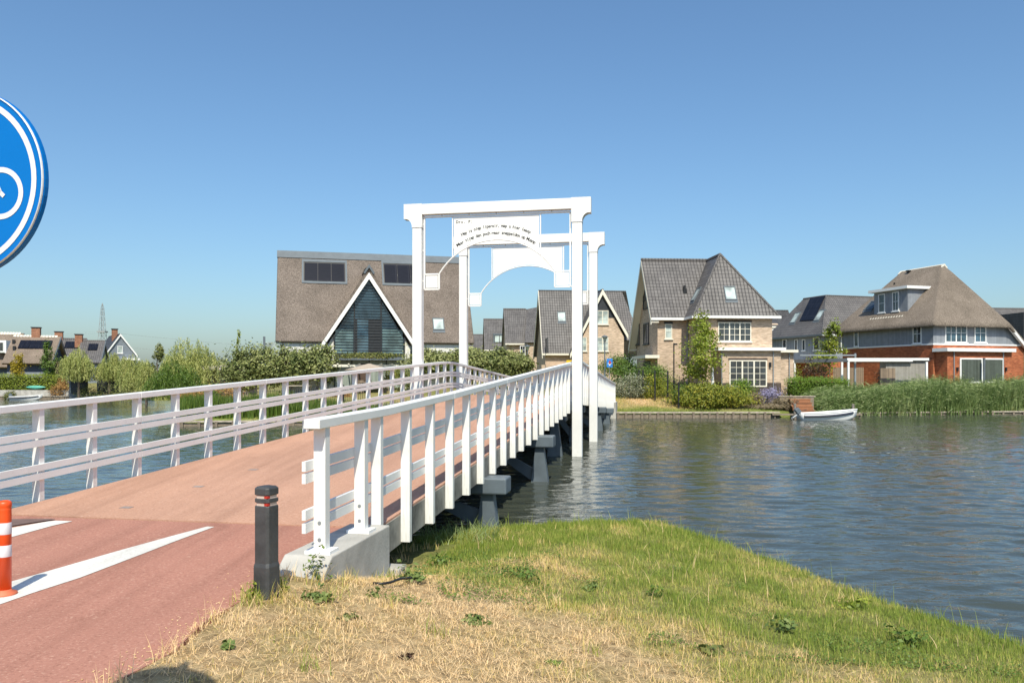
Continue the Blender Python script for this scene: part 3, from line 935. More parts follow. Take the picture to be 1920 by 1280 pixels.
LEAF = {
    'laurel': leafy('laurel_leaf', [(.045, .07, .02), (.13, .16, .045), (.27, .29, .10), (.46, .46, .22)], .55, .15, .3),
    'green': leafy('green_leaf', [(.05, .10, .016), (.11, .18, .028), (.20, .27, .05)], .5, .3),
    'lime': leafy('lime_leaf', [(.11, .16, .02), (.26, .32, .04), (.44, .45, .08)], .5, .35),
    'olive': leafy('olive_leaf', [(.08, .11, .03), (.17, .19, .05), (.30, .28, .09)], .5, .3),
    'willow': leafy('willow_leaf', [(.15, .20, .05), (.40, .43, .13), (.62, .60, .24)], .55, .3),
    'yellow': leafy('yellow_leaf', [(.20, .17, .015), (.38, .28, .02), (.46, .38, .06)], .5, .3),
    'yellowgreen': leafy('yellow_green_leaf', [(.08, .12, .015), (.22, .25, .032), (.48, .41, .055)], .5, .3),
    'vari': leafy('variegated_leaf', [(.09, .11, .055), (.22, .23, .14), (.44, .43, .31)], .5, .2),
    'maroon': leafy('maroon_leaf', [(.045, .022, .018), (.10, .055, .035), (.16, .13, .06)], .5, .2),
    'lilac': leafy('lilac_flower', [(.10, .13, .05), (.30, .27, .44), (.48, .43, .62)], .6, .2),
    'heath': leafy('dry_heath', [(.12, .10, .05), (.24, .19, .11), (.34, .26, .19)], .8, .2),
    'orange': leafy('dry_orange_grass', [(.22, .13, .04), (.38, .21, .07), (.46, .30, .13)], .8, .2),
    'reed': leafy('reed_leaf', [(.10, .165, .04), (.22, .30, .10), (.40, .45, .21)], .5, .3),
    'hedge': leafy('box_hedge_leaf', [(.05, .11, .01), (.13, .22, .02), (.22, .31, .04)], .5, .25),
    'roofplant': leafy('sedum', [(.12, .12, .03), (.22, .19, .05), (.30, .22, .08)], .7, .2),
    'straw': leafy('grass_blade', [(.92, .68, .40), (.84, .59, .31), (.70, .52, .20), (.50, .47, .13), (.34, .38, .08), (.21, .28, .045)], .7, .3, .2),
    'weed': leafy('weed_leaf', [(.09, .14, .035), (.17, .23, .06), (.28, .32, .10)], .6, .3),
}

def foliage(name, parts, mat, size, g, parent=None, loc=None, up=.5, aspect=.55):
    c = np.concatenate([p[0] for p in parts]); o = np.concatenate([p[1] for p in parts]); t = np.concatenate([p[2] for p in parts])
    v, f = leaves(c, size, g, up, o, aspect)
    return link(name, np_mesh(name, v, f, mat, np.clip(t, 0, 1)), parent, loc)

def trunk(name, base, top, r0, r1, mat, parent, g, limbs=()):
    base, top = V3(base), V3(top)
    mb = MB()
    n = 6
    off = g.normal(size=2) * .03
    pts = [base + (top - base) * t + V3((off[0], off[1], 0)) * math.sin(t * 3) for t in np.linspace(0, 1, n)]
    mb.tube(pts, [r0 + (r1 - r0) * t for t in np.linspace(0, 1, n)], 8)
    for (t, tip) in limbs:
        s = base + (top - base) * t; tip = V3(tip)
        mid = (s + tip) / 2 + V3((0, 0, .12 * np.linalg.norm(tip - s)))
        rr = (r0 + (r1 - r0) * t) * .6
        mb.tube([s, mid, tip], [rr, rr * .6, rr * .2], 6)
    return mb.build(name, mat, parent, smooth=True)

def tree(name, px, Y, top_py, label, cat='tree', crown_w=1.5, crown_z=None, leaf='green', size=.09, nleaf=4000, nclump=60, lobes=1, group=None, seed=1, tr=.07, spread=.26, stem_to=.75, dx=0, squash=1.0, bark='trunk', hollow=.3):
    g = np.random.default_rng(seed)
    X = wx(px, Y) + dx; zb = gz(X, Y) - .03
    zt = CAMZ + (HY - top_py) / FPX * Y
    h = zt - zb
    cz = crown_z if crown_z is not None else .38 * h
    root = empty(name, (X, Y, zb)); tag(root, label, cat, group)
    cen = (0, 0, (cz + h) / 2); rz_ = (h - cz) / 2
    parts = []
    if lobes == 1:
        parts.append(blob(cen, (crown_w, crown_w * .9 * squash, rz_), nclump, nleaf, size, g, spread, hollow=hollow))
    else:
        for i in range(lobes):
            t = i / (lobes - 1)
            w = crown_w * (1 - .55 * abs(t - .35) / .65)
            c = (g.normal() * crown_w * .25, g.normal() * crown_w * .25, cz + (h - cz) * (.12 + .76 * t))
            parts.append(blob(c, (w, w * .9, (h - cz) / lobes * .95), nclump // lobes, nleaf // lobes, size, g, spread, hollow=hollow))
    foliage('crown', parts, LEAF[leaf], size, g, root)
    limbs = []
    for i in range(7):
        d = rand_unit(1, g)[0]; limbs.append((g.uniform(.45, .9), (d[0] * crown_w * .7, d[1] * crown_w * .7, cen[2] + abs(d[2]) * rz_ * .7)))
    trunk('trunk', (0, 0, 0), (0, 0, cz + (h - cz) * stem_to), tr, tr * .35, M[bark], root, g, limbs)
    return root

def shrub(name, px, Y, w_px, top_py, bot_py, label, leaf, cat='shrub', size=.06, nleaf=3500, nclump=50, depth=None, group=None, seed=1, zb=None, spread=.25, up=.5, aspect=.55):
    """rounded plant standing on the ground: width and top taken from the photograph"""
    g = np.random.default_rng(seed)
    X = wx(px, Y); w = w_px / FPX * Y / 2; dpt = depth or w * .8
    z0 = gz(X, Y) - .05 if zb is None else zb
    zt = CAMZ + (HY - top_py) / FPX * Y
    h = max(zt - z0, .3)
    root = empty(name, (X, Y, z0)); tag(root, label, cat, group)
    parts = [blob((0, 0, h * .48), (w * .92, dpt, h * .50), nclump, nleaf, size, g, spread, hollow=.5)]
    foliage('foliage', parts, LEAF[leaf], size, g, root, up=up, aspect=aspect)
    mb = MB()
    for i in range(6):
        a = g.uniform(0, 6.28); mb.tube([(0.1 * math.cos(a), .1 * math.sin(a), 0), (w * .6 * math.cos(a), dpt * .6 * math.sin(a), h * .62)], [.025, .008], 5)
    mb.build('stem', M['trunk'], root)
    return root

def hedge(name, x0, x1, Y0, Y1, zb, zt, label, leaf='hedge', size=.05, nleaf=9000, seed=3, cat='hedge', loose=.10):
    """clipped hedge: leaves over a woody core"""
    g = np.random.default_rng(seed)
    cx, cy = (x0 + x1) / 2, (Y0 + Y1) / 2
    root = empty(name, (cx, cy, zb)); tag(root, label, cat)
    L, Wd, H = x1 - x0, abs(Y1 - Y0), zt - zb
    n = nleaf
    face = g.uniform(size=n)
    u = g.uniform(-.5, .5, n); v = g.uniform(-.5, .5, n); w = g.uniform(0, 1, n)
    p = np.stack([u * L, np.where(face < .7, -.5, v) * Wd, np.where(face < .7, w, 1) * H], -1)
    side = (face > .9); p[side, 0] = np.sign(u[side]) * L / 2; p[side, 2] = w[side] * H; p[side, 1] = v[side] * Wd
    p[:, 2] += (vnoise(p[:, 0] + cx, p[:, 1], 1.1, 4) - .5) * .25 * (p[:, 2] / H)
    p += g.normal(size=(n, 3)) * loose
    tone = vnoise(p[:, 0] * 3, p[:, 2] * 3, 1.0, 9) * .5 + g.uniform(size=n) * .5
    out = np.tile(np.array([0, -.6, .5]), (n, 1))
    foliage('foliage', [(p, out, tone)], LEAF[leaf], size, g, root)
    mb = MB(); mb.box(-L / 2 + .12, L / 2 - .12, -Wd / 2 + .12, Wd / 2 - .12, 0, H - .18); mb.build('woody_core', LEAF_CORE, root)
    return root
LEAF_CORE = plain('hedge_core', (.03, .035, .012), .9, .4, 6)

def blade_mesh(name, base, height, lean, width, g, mat, tone, seg=2, droop=.6):
    """tapering bent blades; base (n,3)"""
    n = len(base)
    az = g.uniform(0, 2 * np.pi, n)
    ld = np.stack([np.cos(az), np.sin(az), np.zeros(n)], -1)
    fa = az + np.pi / 2 + g.normal(size=n) * .5
    wd = np.stack([np.cos(fa), np.sin(fa), np.zeros(n)], -1)
    rows = []
    for i in range(seg + 1):
        t = i / seg
        c = base + np.array([0, 0, 1.0]) * (height * (t - droop * .25 * lean / (height + 1e-6) * t * t))[:, None] + ld * (lean * t ** 1.7)[:, None]
        w = wd * (width * (1 - t) * .5 + (.0 if i == seg else width * .12))[:, None]
        if i < seg: rows += [c - w, c + w]
        else: rows += [c]
    k = len(rows)
    v = np.stack(rows, 1).reshape(-1, 3)
    b = np.arange(n)[:, None] * k
    fs = []
    for i in range(seg - 1): fs.append(b + np.array([2 * i, 2 * i + 1, 2 * i + 3, 2 * i + 2]))
    top = b + np.array([2 * seg - 2, 2 * seg - 1, 2 * seg])
    # triangles only, so that every face has the same size
    tri = [top]
    for q in fs: tri += [q[:, [0, 1, 2]], q[:, [0, 2, 3]]]
    f = np.concatenate(tri, 0)
    at = np.concatenate([tone] * len(tri))
    return np_mesh(name, v, f, mat, at)

# mown verge in the foreground: straw away from the water, green towards it
g = np.random.default_rng(21)
def scatter(n, x0, x1, y0, y1):
    x = g.uniform(x0, x1, n); y = y0 + (y1 - y0) * g.uniform(0, 1, n) ** 1.25
    ok = (signed(NEAR, x, y) > -.02) & (x > path_edge(y) - .03 + (vnoise(x, y, 6, 3) - .5) * .18)
    rel = np.stack([x - BR0[0], y - BR0[1]], -1)
    s_ = rel @ BD[:2]; o_ = rel @ BN[:2]
    ok &= ~((s_ > -2.0) & (s_ < 3.2) & (o_ < .18)) & ~((s_ >= 3.2) & (o_ < -.6))
    return x[ok], y[ok]
x, y = scatter(380000, -3.2, 9, 1.6, 14.6)
gr = greenness(x, y)
n = len(x)
tone = np.clip(gr + g.normal(size=n) * .20, 0, 1)
tuft = vnoise(x, y, 4.0, 12)
h = (.022 + .05 * g.uniform(size=n) ** 2) * (.7 + .7 * gr) * (.55 + .9 * tuft)
far_ = np.interp(y, [3, 8, 14], [1.0, 1.25, 1.7])
bare = (vnoise(x, y, 1.7, 15) < .30) & (gr < .3)
keep = ~bare | (g.uniform(size=n) < .45)
x, y, h, tone, far_, gr, tuft = (q[keep] for q in (x, y, h, tone, far_, gr, tuft)); n = len(x)
base = np.stack([x, y, ground_z(x, y) - .004], -1)
me = blade_mesh('grass', base, h * far_ ** .5, (.010 + .045 * g.uniform(size=n)) * (1.25 - .5 * gr), .0038 * far_ * g.uniform(.6, 1.4, n), g, LEAF['straw'], tone)
tag(link('grass', me), 'short mown verge grass turning from straw to green towards the water', 'grass', kind='stuff')
# longer stems and bleached flower stalks
x, y = scatter(5200, -3, 8, 2.5, 14.5)
n = len(x); d = signed(NEAR, x, y); pe = x - path_edge(y)
keep = g.uniform(size=n) < np.where((d < .5) | ((pe < .28) & (y < 8)), .95, .16)
x, y, d, pe = x[keep], y[keep], d[keep], pe[keep]; n = len(x)
base = np.stack([x, y, ground_z(x, y)], -1)
hh = np.where(d < .5, g.uniform(.08, .30, n), g.uniform(.08, .26, n))
me = blade_mesh('tall_grass', base, hh, g.uniform(.02, .16, n), .0042 * np.interp(y, [3, 14], [.8, 2]), g, LEAF['straw'], np.clip(np.where(d < .6, .85, .12) + g.normal(size=n) * .12, 0, 1), seg=3)
tag(link('tall_grass', me), 'thin long grass stalks along the water edge and the path edge', 'grass', kind='stuff')
# flattened straw lying on the mown part
x, y = scatter(16000, -2.6, 6, 3.0, 11)
keep = greenness(x, y) < .45
x, y = x[keep], y[keep]; n = len(x)
az = g.uniform(0, 6.28, n); L = g.uniform(.03, .13, n); z = ground_z(x, y) + .018 + g.uniform(0, .022, n)
a = np.stack([np.cos(az) * L, np.sin(az) * L, g.normal(size=n) * .012], -1); b_ = np.stack([-np.sin(az), np.cos(az), np.zeros(n)], -1) * .0019
v, f = quads_from(np.stack([x, y, z], -1), a, b_)
tag(link('straw_litter', np_mesh('straw_litter', v, f, LEAF['straw'], np.clip(g.normal(size=n) * .10 + .08, 0, .4))), 'loose bleached straw lying on the dry mown verge', 'straw', kind='stuff')
# broad-leaved weeds in the verge
def weed(px, py, wpx, hpx, label, seed, n=90, leaf='weed', size=.028):
    z = .6
    for _ in range(8):
        Y = (CAMZ - z) * FPX / (py - HY); X = wx(px, Y); z = gz(X, Y)
    g2 = np.random.default_rng(seed)
    w = wpx / FPX * Y / 2; hh = hpx / FPX * Y
    root = empty('weed', (X, Y, z - .01)); tag(root, label, 'weed', 'weeds in the verge')
    c, o_, t = blob((0, 0, hh * .45), (w * 1.15, w, hh * .5), 9, n, size, g2, .38, hollow=.1)
    c[:, 2] = np.maximum(c[:, 2], .004)
    foliage('foliage', [(c, o_, t)], LEAF[leaf], size, g2, root, up=.9, aspect=.6)
    mb = MB()
    for i in range(5):
        q = c[g2.integers(0, n)]; mb.tube([(0, 0, 0), q], [.004, .002], 4)
    mb.build('stem', LEAF[leaf], root)
    return root
weed(600, 1088, 34, 70, 'spindly green weed growing against the foot of the concrete abutment wall', 1, 70, size=.022)
weed(680, 1075, 30, 48, 'small leafy weed halfway along the foot of the abutment wall', 2, 60)
weed(592, 1125, 40, 24, 'low dark green weed between the black bollard and the abutment wall', 3, 130)
weed(770, 1092, 50, 34, 'green weed tuft in the grass beside the thin black pipe', 4, 130)
weed(476, 1122, 22, 45, 'upright pale weed at the path edge beside the black bollard', 5, 60, 'lime', .02)
weed(525, 1112, 30, 34, 'weed tuft growing at the foot of the black bollard', 6, 80, 'lime', .02)
weed(430, 1215, 26, 22, 'low green rosette weed in the straw near the path edge', 7, 60)
weed(890, 1168, 34, 20, 'grey green thistle rosette in the middle of the dry verge', 8, 80)
weed(1470, 1185, 44, 30, 'leafy weed on the green slope nearest the water bend', 9, 110)
weed(1110, 1105, 30, 18, 'small dark weed in the middle of the green slope', 10, 60)
weed(700, 1118, 26, 16, 'small low weed in straw in front of the abutment wall', 11, 50)
weed(1600, 1140, 40, 24, 'dock like weed low on the slope close to the shoreline', 12, 90, 'lime')
weed(820, 1062, 60, 26, 'wide clump of weed on the green bank in front of the first pier', 13, 200, 'green', .022)
weed(980, 1085, 80, 22, 'dark green clover patch where the green bank turns to straw', 14, 260, 'green', .02)
weed(650, 1160, 30, 14, 'small flat rosette in the straw nearest the bollard', 15, 50, 'olive')
weed(1230, 1120, 26, 26, 'upright weed on the slope between straw and green grass', 16, 50, 'green', .024)
weed(1255, 970, 50, 60, 'tall thin waterside plant at the tip of the green bank', 17, 120, 'lime', .02)
weed(1330, 1225, 34, 18, 'grey green rosette at the lower right of the straw verge', 18, 70, 'olive')
weed(1700, 1205, 60, 30, 'bushy weed low on the bank near the right picture edge', 19, 150, 'green')
weed(1040, 1245, 24, 12, 'single small green weed in the straw at the bottom', 20, 40, 'green')
weed(760, 1235, 22, 12, 'tiny brownish weed in the straw at the bottom', 21, 40, 'maroon')
# low clover in bright patches near the abutment and along the slope
x, y = scatter(60000, -2, 6, 6.5, 13)
keep = (vnoise(x, y, .8, 40) * .6 + vnoise(x, y, 2.3, 41) * .4 + .25 * np.exp(-((x + .7) ** 2 + (y - 9.3) ** 2) / 1.6) > .66)
x, y = x[keep], y[keep]; n = len(x)
c = np.stack([x, y, ground_z(x, y) + g.uniform(.01, .045, n)], -1)
v, f = leaves(c, .011, g, 1.4, None, .8)
tag(link('clover', np_mesh('clover', v, f, LEAF['green'], g.uniform(.2, 1, n))), 'bright clover patches in the bank grass', 'clover', kind='stuff')
# grit, straw ends and dead leaves drifted along the path edge
y = g.uniform(2.5, 7.0, 500); x = path_edge(y) - np.abs(g.normal(size=500)) * .16
c = np.stack([x, y, path_z(y) + .006], -1)
v, f = leaves(c, .010, g, 2.5, None, .45)
tag(link('edge_litter', np_mesh('edge_litter', v, f, LEAF['straw'], g.uniform(0, .35, 500))), 'straw ends and dead leaf scraps drifted along the path edge', 'litter', kind='stuff')
# tufts round the bollard foot, along the wall foot and on the path edge
bs, hs, ts = [], [], []
for cx_, cy_, r_t, k, green in [(wx(500, 6.2), 6.12, .16, 110, .6), (wx(480, 6.1), 6.0, .10, 50, .75), (wx(530, 6.3), 6.2, .10, 60, .5), (-1.62, 6.75, .12, 60, .3), (-1.55, 7.3, .14, 70, .5), (-1.25, 8.0, .15, 80, .7), (-1.9, 6.75, .10, 60, .15), (-2.05, 5.6, .10, 45, .15), (-2.12, 5.0, .10, 45, .1), (-2.2, 4.4, .10, 45, .1)] + [(g.uniform(-1.6, 5), g.uniform(4.2, 12), g.uniform(.05, .14), 30, g.uniform(.2, 1)) for _ in range(60)]:
    if signed(NEAR, np.array([cx_]), np.array([cy_]))[0] < .2: continue
    px_ = cx_ + g.normal(size=k) * r_t * .6; py_ = cy_ + g.normal(size=k) * r_t * .6
    bs.append(np.stack([px_, py_, ground_z(px_, py_)], -1)); hs.append(g.uniform(.05, .17, k)); ts.append(np.clip(green + g.normal(size=k) * .2, 0, 1))
bs = np.concatenate(bs); hs = np.concatenate(hs); ts = np.concatenate(ts); n = len(bs)
tag(link('grass_tufts', blade_mesh('grass_tufts', bs, hs, g.uniform(.02, .10, n), .0042 * np.interp(bs[:, 1], [3, 14], [.9, 2]), g, LEAF['straw'], ts, seg=3)), 'longer grass tufts round the bollard foot and dotted over the verge', 'grass', kind='stuff')
# sheaves of grass shading the first pier
x = g.uniform(-1.5, -.2, 420); y = g.uniform(11.6, 13.4, 420)
base = np.stack([x, y, ground_z(x, y)], -1)
me = blade_mesh('bank_grass', base, g.uniform(.08, .34, 420), g.uniform(.08, .35, 420), np.full(420, .009), g, LEAF['reed'], g.uniform(.2, 1, 420), seg=3)
tag(link('bank_grass', me), 'tall green grass growing on the bank under the bridge edge', 'grass', kind='stuff')

# ------------------------------------------------------------------ houses
class House:
    """local frame: u along the front, v away from the viewer, z above the ground floor"""
    def __init__(s, name, label, ox, oy, zb, th, cat='house'):
        s.o = V3((ox, oy, zb)); s.th = th
        s.U = V3((math.cos(th), math.sin(th), 0)); s.V = V3((-math.sin(th), math.cos(th), 0))
        s.root = empty(name, (ox, oy, zb), th); tag(s.root, label, cat)
    def ray(s, px, py):
        d = V3(((px - CX) / FPX, 1, (HY - py) / FPX)); o = V3((0, 0, CAMZ)) - s.o
        L = lambda q: V3((q @ s.U, q @ s.V, q[2]))
        return L(o), L(d)
    def hv(s, px, py, v):
        o, d = s.ray(px, py); t = (v - o[1]) / d[1]; p = o + d * t; return p[0], p[2]
    def hu(s, px, py, u):
        o, d = s.ray(px, py); t = (u - o[0]) / d[0]; p = o + d * t; return p[1], p[2]
    def hp(s, px, py, a, b, c):
        a, b, c = V3(a), V3(b), V3(c); n = np.cross(b - a, c - a); o, d = s.ray(px, py)
        return o + d * (n @ (a - o)) / (n @ d)

def slab(mb, pts, th=.16, mi=0):
    """roof slope with thickness below its outer face"""
    pts = [V3(p) for p in pts]
    n = np.zeros(3)
    for i in range(1, len(pts) - 1): n += np.cross(pts[i] - pts[0], pts[i + 1] - pts[0])
    n /= np.linalg.norm(n)
    if n[2] < 0: n = -n
    mb.prism(pts, -n * th, mi)

def window(parent, o, a, b, n, w, h, sashes=1, cols=2, rows=3, fmat=None, gmat=None, fw=.07, bar=.03, sill=True, name='window', lintel=None):
    """o: lower corner on the wall face, a/b along it, n outwards"""
    fmat = fmat or M['white']; gmat = gmat or M['glass']
    mb = MB()
    mb.obox(o, a, b, n, 0, fw, 0, h, .005, .07); mb.obox(o, a, b, n, w - fw, w, 0, h, .005, .07)
    mb.obox(o, a, b, n, fw, w - fw, 0, fw, .005, .068); mb.obox(o, a, b, n, fw, w - fw, h - fw, h, .005, .068)
    sw = (w - 2 * fw) / sashes
    for i in range(1, sashes): mb.obox(o, a, b, n, fw + i * sw - fw * .6, fw + i * sw + fw * .6, fw, h - fw, .006, .069)
    for i in range(sashes):
        x0 = fw + i * sw
        for c in range(1, cols): mb.obox(o, a, b, n, x0 + sw * c / cols - bar / 2, x0 + sw * c / cols + bar / 2, fw, h - fw, .01, .055)
        for r in range(1, rows): mb.obox(o, a, b, n, x0, x0 + sw, fw + (h - 2 * fw) * r / rows - bar / 2, fw + (h - 2 * fw) * r / rows + bar / 2, .01, .054)
    win = mb.build(name, fmat, parent)
    for i in range(sashes):
        x0 = fw + i * sw
        q = MB(); q.obox(o, a, b, n, x0 + .005, x0 + sw - .005, fw - .01, h - fw + .01, .008, .03); q.build('pane', gmat, win)
    if sill:
        q = MB(); q.obox(o, a, b, n, -.08, w + .08, -.09, -.002, .0, .12); q.build('sill', fmat, win)
    if lintel:
        q = MB(); q.obox(o, a, b, n, -.06, w + .06, h + .003, h + .16, .0, .02); q.build('lintel', lintel, win)
    return win

UA, VA, ZA = V3((1, 0, 0)), V3((0, 1, 0)), V3((0, 0, 1))
def win_front(H, x0, y0, x1, y1, v, **k):
    """window on a wall facing -v, given by its corners in the photograph"""
    u0, z1 = H.hv(x0, y0, v); u1, z0 = H.hv(x1, y1, v)
    _, zb_ = H.hv((x0 + x1) / 2, y1, v); _, zt = H.hv((x0 + x1) / 2, y0, v)
    return window(H.root, (u0, v, zb_), UA, ZA, -VA, u1 - u0, zt - zb_, **k)
def win_left(H, x0, y0, x1, y1, u, **k):
    """window on a wall facing -u; x0 is the far edge, x1 the near edge"""
    v1, _ = H.hu(x0, y0, u); v0, _ = H.hu(x1, y1, u)
    _, zt = H.hu((x0 + x1) / 2, y0, u); _, zb_ = H.hu((x0 + x1) / 2, y1, u)
    return window(H.root, (u, v1, zb_), -VA, ZA, -UA, v1 - v0, zt - zb_, **k)
def skylight(parent, plane, c, w, h, gmat=None):
    """roof window lying on a slope given by three points; c: its centre"""
    a0, a1, a2 = (V3(p) for p in plane)
    n = np.cross(a1 - a0, a2 - a0); n /= np.linalg.norm(n); n = n if n[2] > 0 else -n
    a = np.cross(ZA, n); a /= np.linalg.norm(a); b = np.cross(n, a)
    o = V3(c) - a * w / 2 - b * h / 2
    mb = MB()
    for q in ((-.07, 0, -.07, h + .07), (w, w + .07, -.07, h + .07), (0, w, -.07, 0), (0, w, h, h + .07)): mb.obox(o, a, b, n, *q, -.05, .09)
    mb.obox(o, a, b, n, -.10, w + .10, -.28, -.07, -.05, .03)
    s = mb.build('skylight', M['zinc'], parent)
    q = MB(); q.obox(o, a, b, n, .002, w - .002, .002, h - .002, -.04, .05); q.build('pane', gmat or M['glass_pale'], s)
def solar(parent, plane, corners, cols=3, rows=1, lift=.10):
    """panels on a slope: corners is (lower left, lower right, upper left) on the slope"""
    ll, lr, ul = (V3(p) for p in corners)
    a0, a1, a2 = (V3(p) for p in plane)
    n = np.cross(a1 - a0, a2 - a0); n /= np.linalg.norm(n); n = n if n[2] > 0 else -n
    a = (lr - ll) / cols; b = (ul - ll) / rows
    la, lb = np.linalg.norm(a), np.linalg.norm(b)
    for i in range(cols):
        for j in range(rows):
            mb = MB(); mb.obox(ll + a * i + b * j, a / la, b / lb, n, .012, la - .012, .012, lb - .012, lift - .05, lift); mb.build('solar_panel', M['solar'], parent)

def roof_part(H, name, slopes, mat, th=.16, parent=None):
    mb = MB()
    for s in slopes: slab(mb, s, th)
    return mb.build(name, mat, parent or H.root)
def ridge_caps(H, parent, lines, mat, r=.09):
    for a, b in lines:
        mb = MB(); a, b = V3(a), V3(b)
        mb.tube([a, b], r, 8); mb.build('ridge_tile', mat, parent)
def gutter(H, parent, lines, mat=None, h=.16, out=.10):
    for a, b in lines:
        a, b = V3(a), V3(b); d = b - a; L = np.linalg.norm(d); d /= L
        n = np.cross(d, ZA); n /= np.linalg.norm(n)
        mb = MB(); mb.obox(a, d, ZA, n, 0, L, -h, .03, -out, out); mb.build('gutter', mat or M['white'], parent)
def pipe(H, u, v, z0, z1, r=.04, mat=None):
    mb = MB(); mb.tube([(u, v, z0), (u, v, z1)], r, 8); mb.build('downpipe', mat or M['grey_metal'], H.root)
def walls(H, name, polys, mat, th=.3):
    """each entry: polygon and inward thickness vector"""
    mb = MB()
    for pts, d in polys: mb.prism(pts, d)
    return mb.build(name, mat, H.root)

# ---- A: beige brick house with steep tiled roof, right of the bridge
A = House('brick_house', 'tall beige brick house with steep grey tiled hipped roof behind the lawn', wx(1233, 61.5), 61.5, 1.85, R(4))
RZ, EZ = 10.25, 5.30
fe, be = -.42, 7.55                       # front and rear eave of the main volume
rz_low = 3.35
rv = 2.9
lu = -.62
mb = MB()
mb.prism([(0, 0, -.8), (0, 0, EZ + .45), (0, rv, RZ - .35), (0, 7.1, 3.9), (0, 7.1, -.8)], (.3, 0, 0))
mb.prism([(.3, 0, -.8), (2.6, 0, -.8), (2.6, 0, EZ), (.3, 0, EZ)], (0, .3, 0))
mb.prism([(2.42, -2.3, -.8), (8.1, -2.3, -.8), (8.1, -2.3, EZ), (2.42, -2.3, EZ)], (0, .3, 0))
mb.prism([(2.42, -2.0, -.8), (2.42, .3, -.8), (2.42, .3, EZ), (2.42, -2.0, EZ)], (.3, 0, 0))
mb.prism([(8.1, -2.0, -.8), (8.1, 6.3, -.8), (8.1, 6.3, EZ), (8.1, -2.0, EZ)], (-.3, 0, 0))
mb.prism([(.3, 7.1, -.8), (8.1, 7.1, -.8), (8.1, 7.1, 3.9), (.3, 7.1, 3.9)], (0, -.3, 0))
wa = mb.build('wall', M['brick_beige'], A.root)
mb = MB(); mb.box(-.03, 2.6, -.03, 7.1, -.8, .35); mb.box(2.39, 8.13, -2.33, 0.2, -.8, .35); mb.build('plinth', M['brick_plinth'], A.root)
# dark gable top with a window slot, recessed behind the verge
mb = MB(); mb.prism([(-.03, 1.0, 7.0), (-.03, 4.75, 7.0), (-.03, rv, RZ - .5)], (-.02, 0, 0)); mb.build('gable_cladding', M['dark'], A.root)
ap = (4.8, -.3, RZ); bp = (4.8, rv, RZ)
wl, wr, wf, wb = 1.98, 8.5, -2.72, 7.5
main_front = [(lu, fe, EZ), (4.0, fe, EZ), (4.8, rv, RZ), (lu, rv, RZ)]
wing_front = [(wl, wf, EZ), (wr, wf, EZ), ap]
wing_left = [(wl, wf, EZ), ap, bp, (wl, rv, EZ)]
rf = roof_part(A, 'roof', [main_front, [(lu, rv, RZ), (4.8, rv, RZ), (7.2, be, rz_low), (lu, be, rz_low)], wing_front, wing_left, [(wr, wf, EZ), (wr, wb, EZ), bp, ap], [(wr, wb, EZ), (6.3, be, EZ), bp]], M['tile_grey'])
ridge_caps(A, rf, [((lu, rv, RZ + .02), (4.8, rv, RZ + .02)), (ap, bp), (ap, (wl, wf, EZ)), (ap, (wr, wf, EZ))], M['tile_grey'])
# white verge boards on the left gable
for q in ([(fe, EZ), (rv, RZ), (rv, RZ - .42), (fe, EZ - .42)], [(be, rz_low), (rv, RZ), (rv, RZ - .42), (be, rz_low - .42)]):
    mb = MB(); mb.prism([(lu - .02, v, z - .08) for v, z in q], (.06, 0, 0)); mb.build('verge_board', M['cream'], A.root)
for v_, z_ in ((be, rz_low), (fe, EZ)):
    mb = MB(); mb.prism([(lu + .045, v_, z_ - .31), (lu + .045, rv, RZ - .31), (lu + .045, rv, RZ - .35), (lu + .045, v_, z_ - .35)], (-lu - .05, 0, 0)); mb.build('soffit', M['cream'], A.root)
gutter(A, A.root, [((lu, fe, EZ), (2.2, fe, EZ)), ((wl, wf, EZ), (wr + .1, wf, EZ)), ((wl, wf, EZ), (wl, fe, EZ)), ((lu, be, rz_low - .1), (4, be, rz_low - .1))])
win_front(A, 1346, 604, 1408, 640, -2.3, sashes=3, cols=2, rows=3, fmat=M['cream'], lintel=M['brick_plinth'])
win_front(A, 1246.5, 607, 1260, 635, 0, sashes=1, cols=1, rows=2, fmat=M['cream'], gmat=M['glass_pale'], lintel=M['dark'])
win_left(A, 1193.5, 608, 1199.5, 646, 0, cols=1, rows=1, fmat=M['dark'])
win_left(A, 1207.5, 606, 1217, 645, 0, cols=2, rows=1, fmat=M['dark'])
win_left(A, 1207, 553, 1215, 580, 0, cols=1, rows=1, fmat=M['dark'], sill=False)
# canopy over the side entrance
v0, z0 = A.hu(1196, 671, -.6); v1, _ = A.hu(1222, 671, -.6)
mb = MB(); mb.box(-1.1, 0, v1, v0, z0 - .12, z0 + .12); mb.build('canopy', M['cream'], A.root)
v0, z1_ = A.hu(1208, 677, 0); v1, _ = A.hu(1220, 677, 0)
mb = MB(); mb.box(-.05, .0, v1, v0, 0, z1_); mb.build('door', M['dark'], A.root)
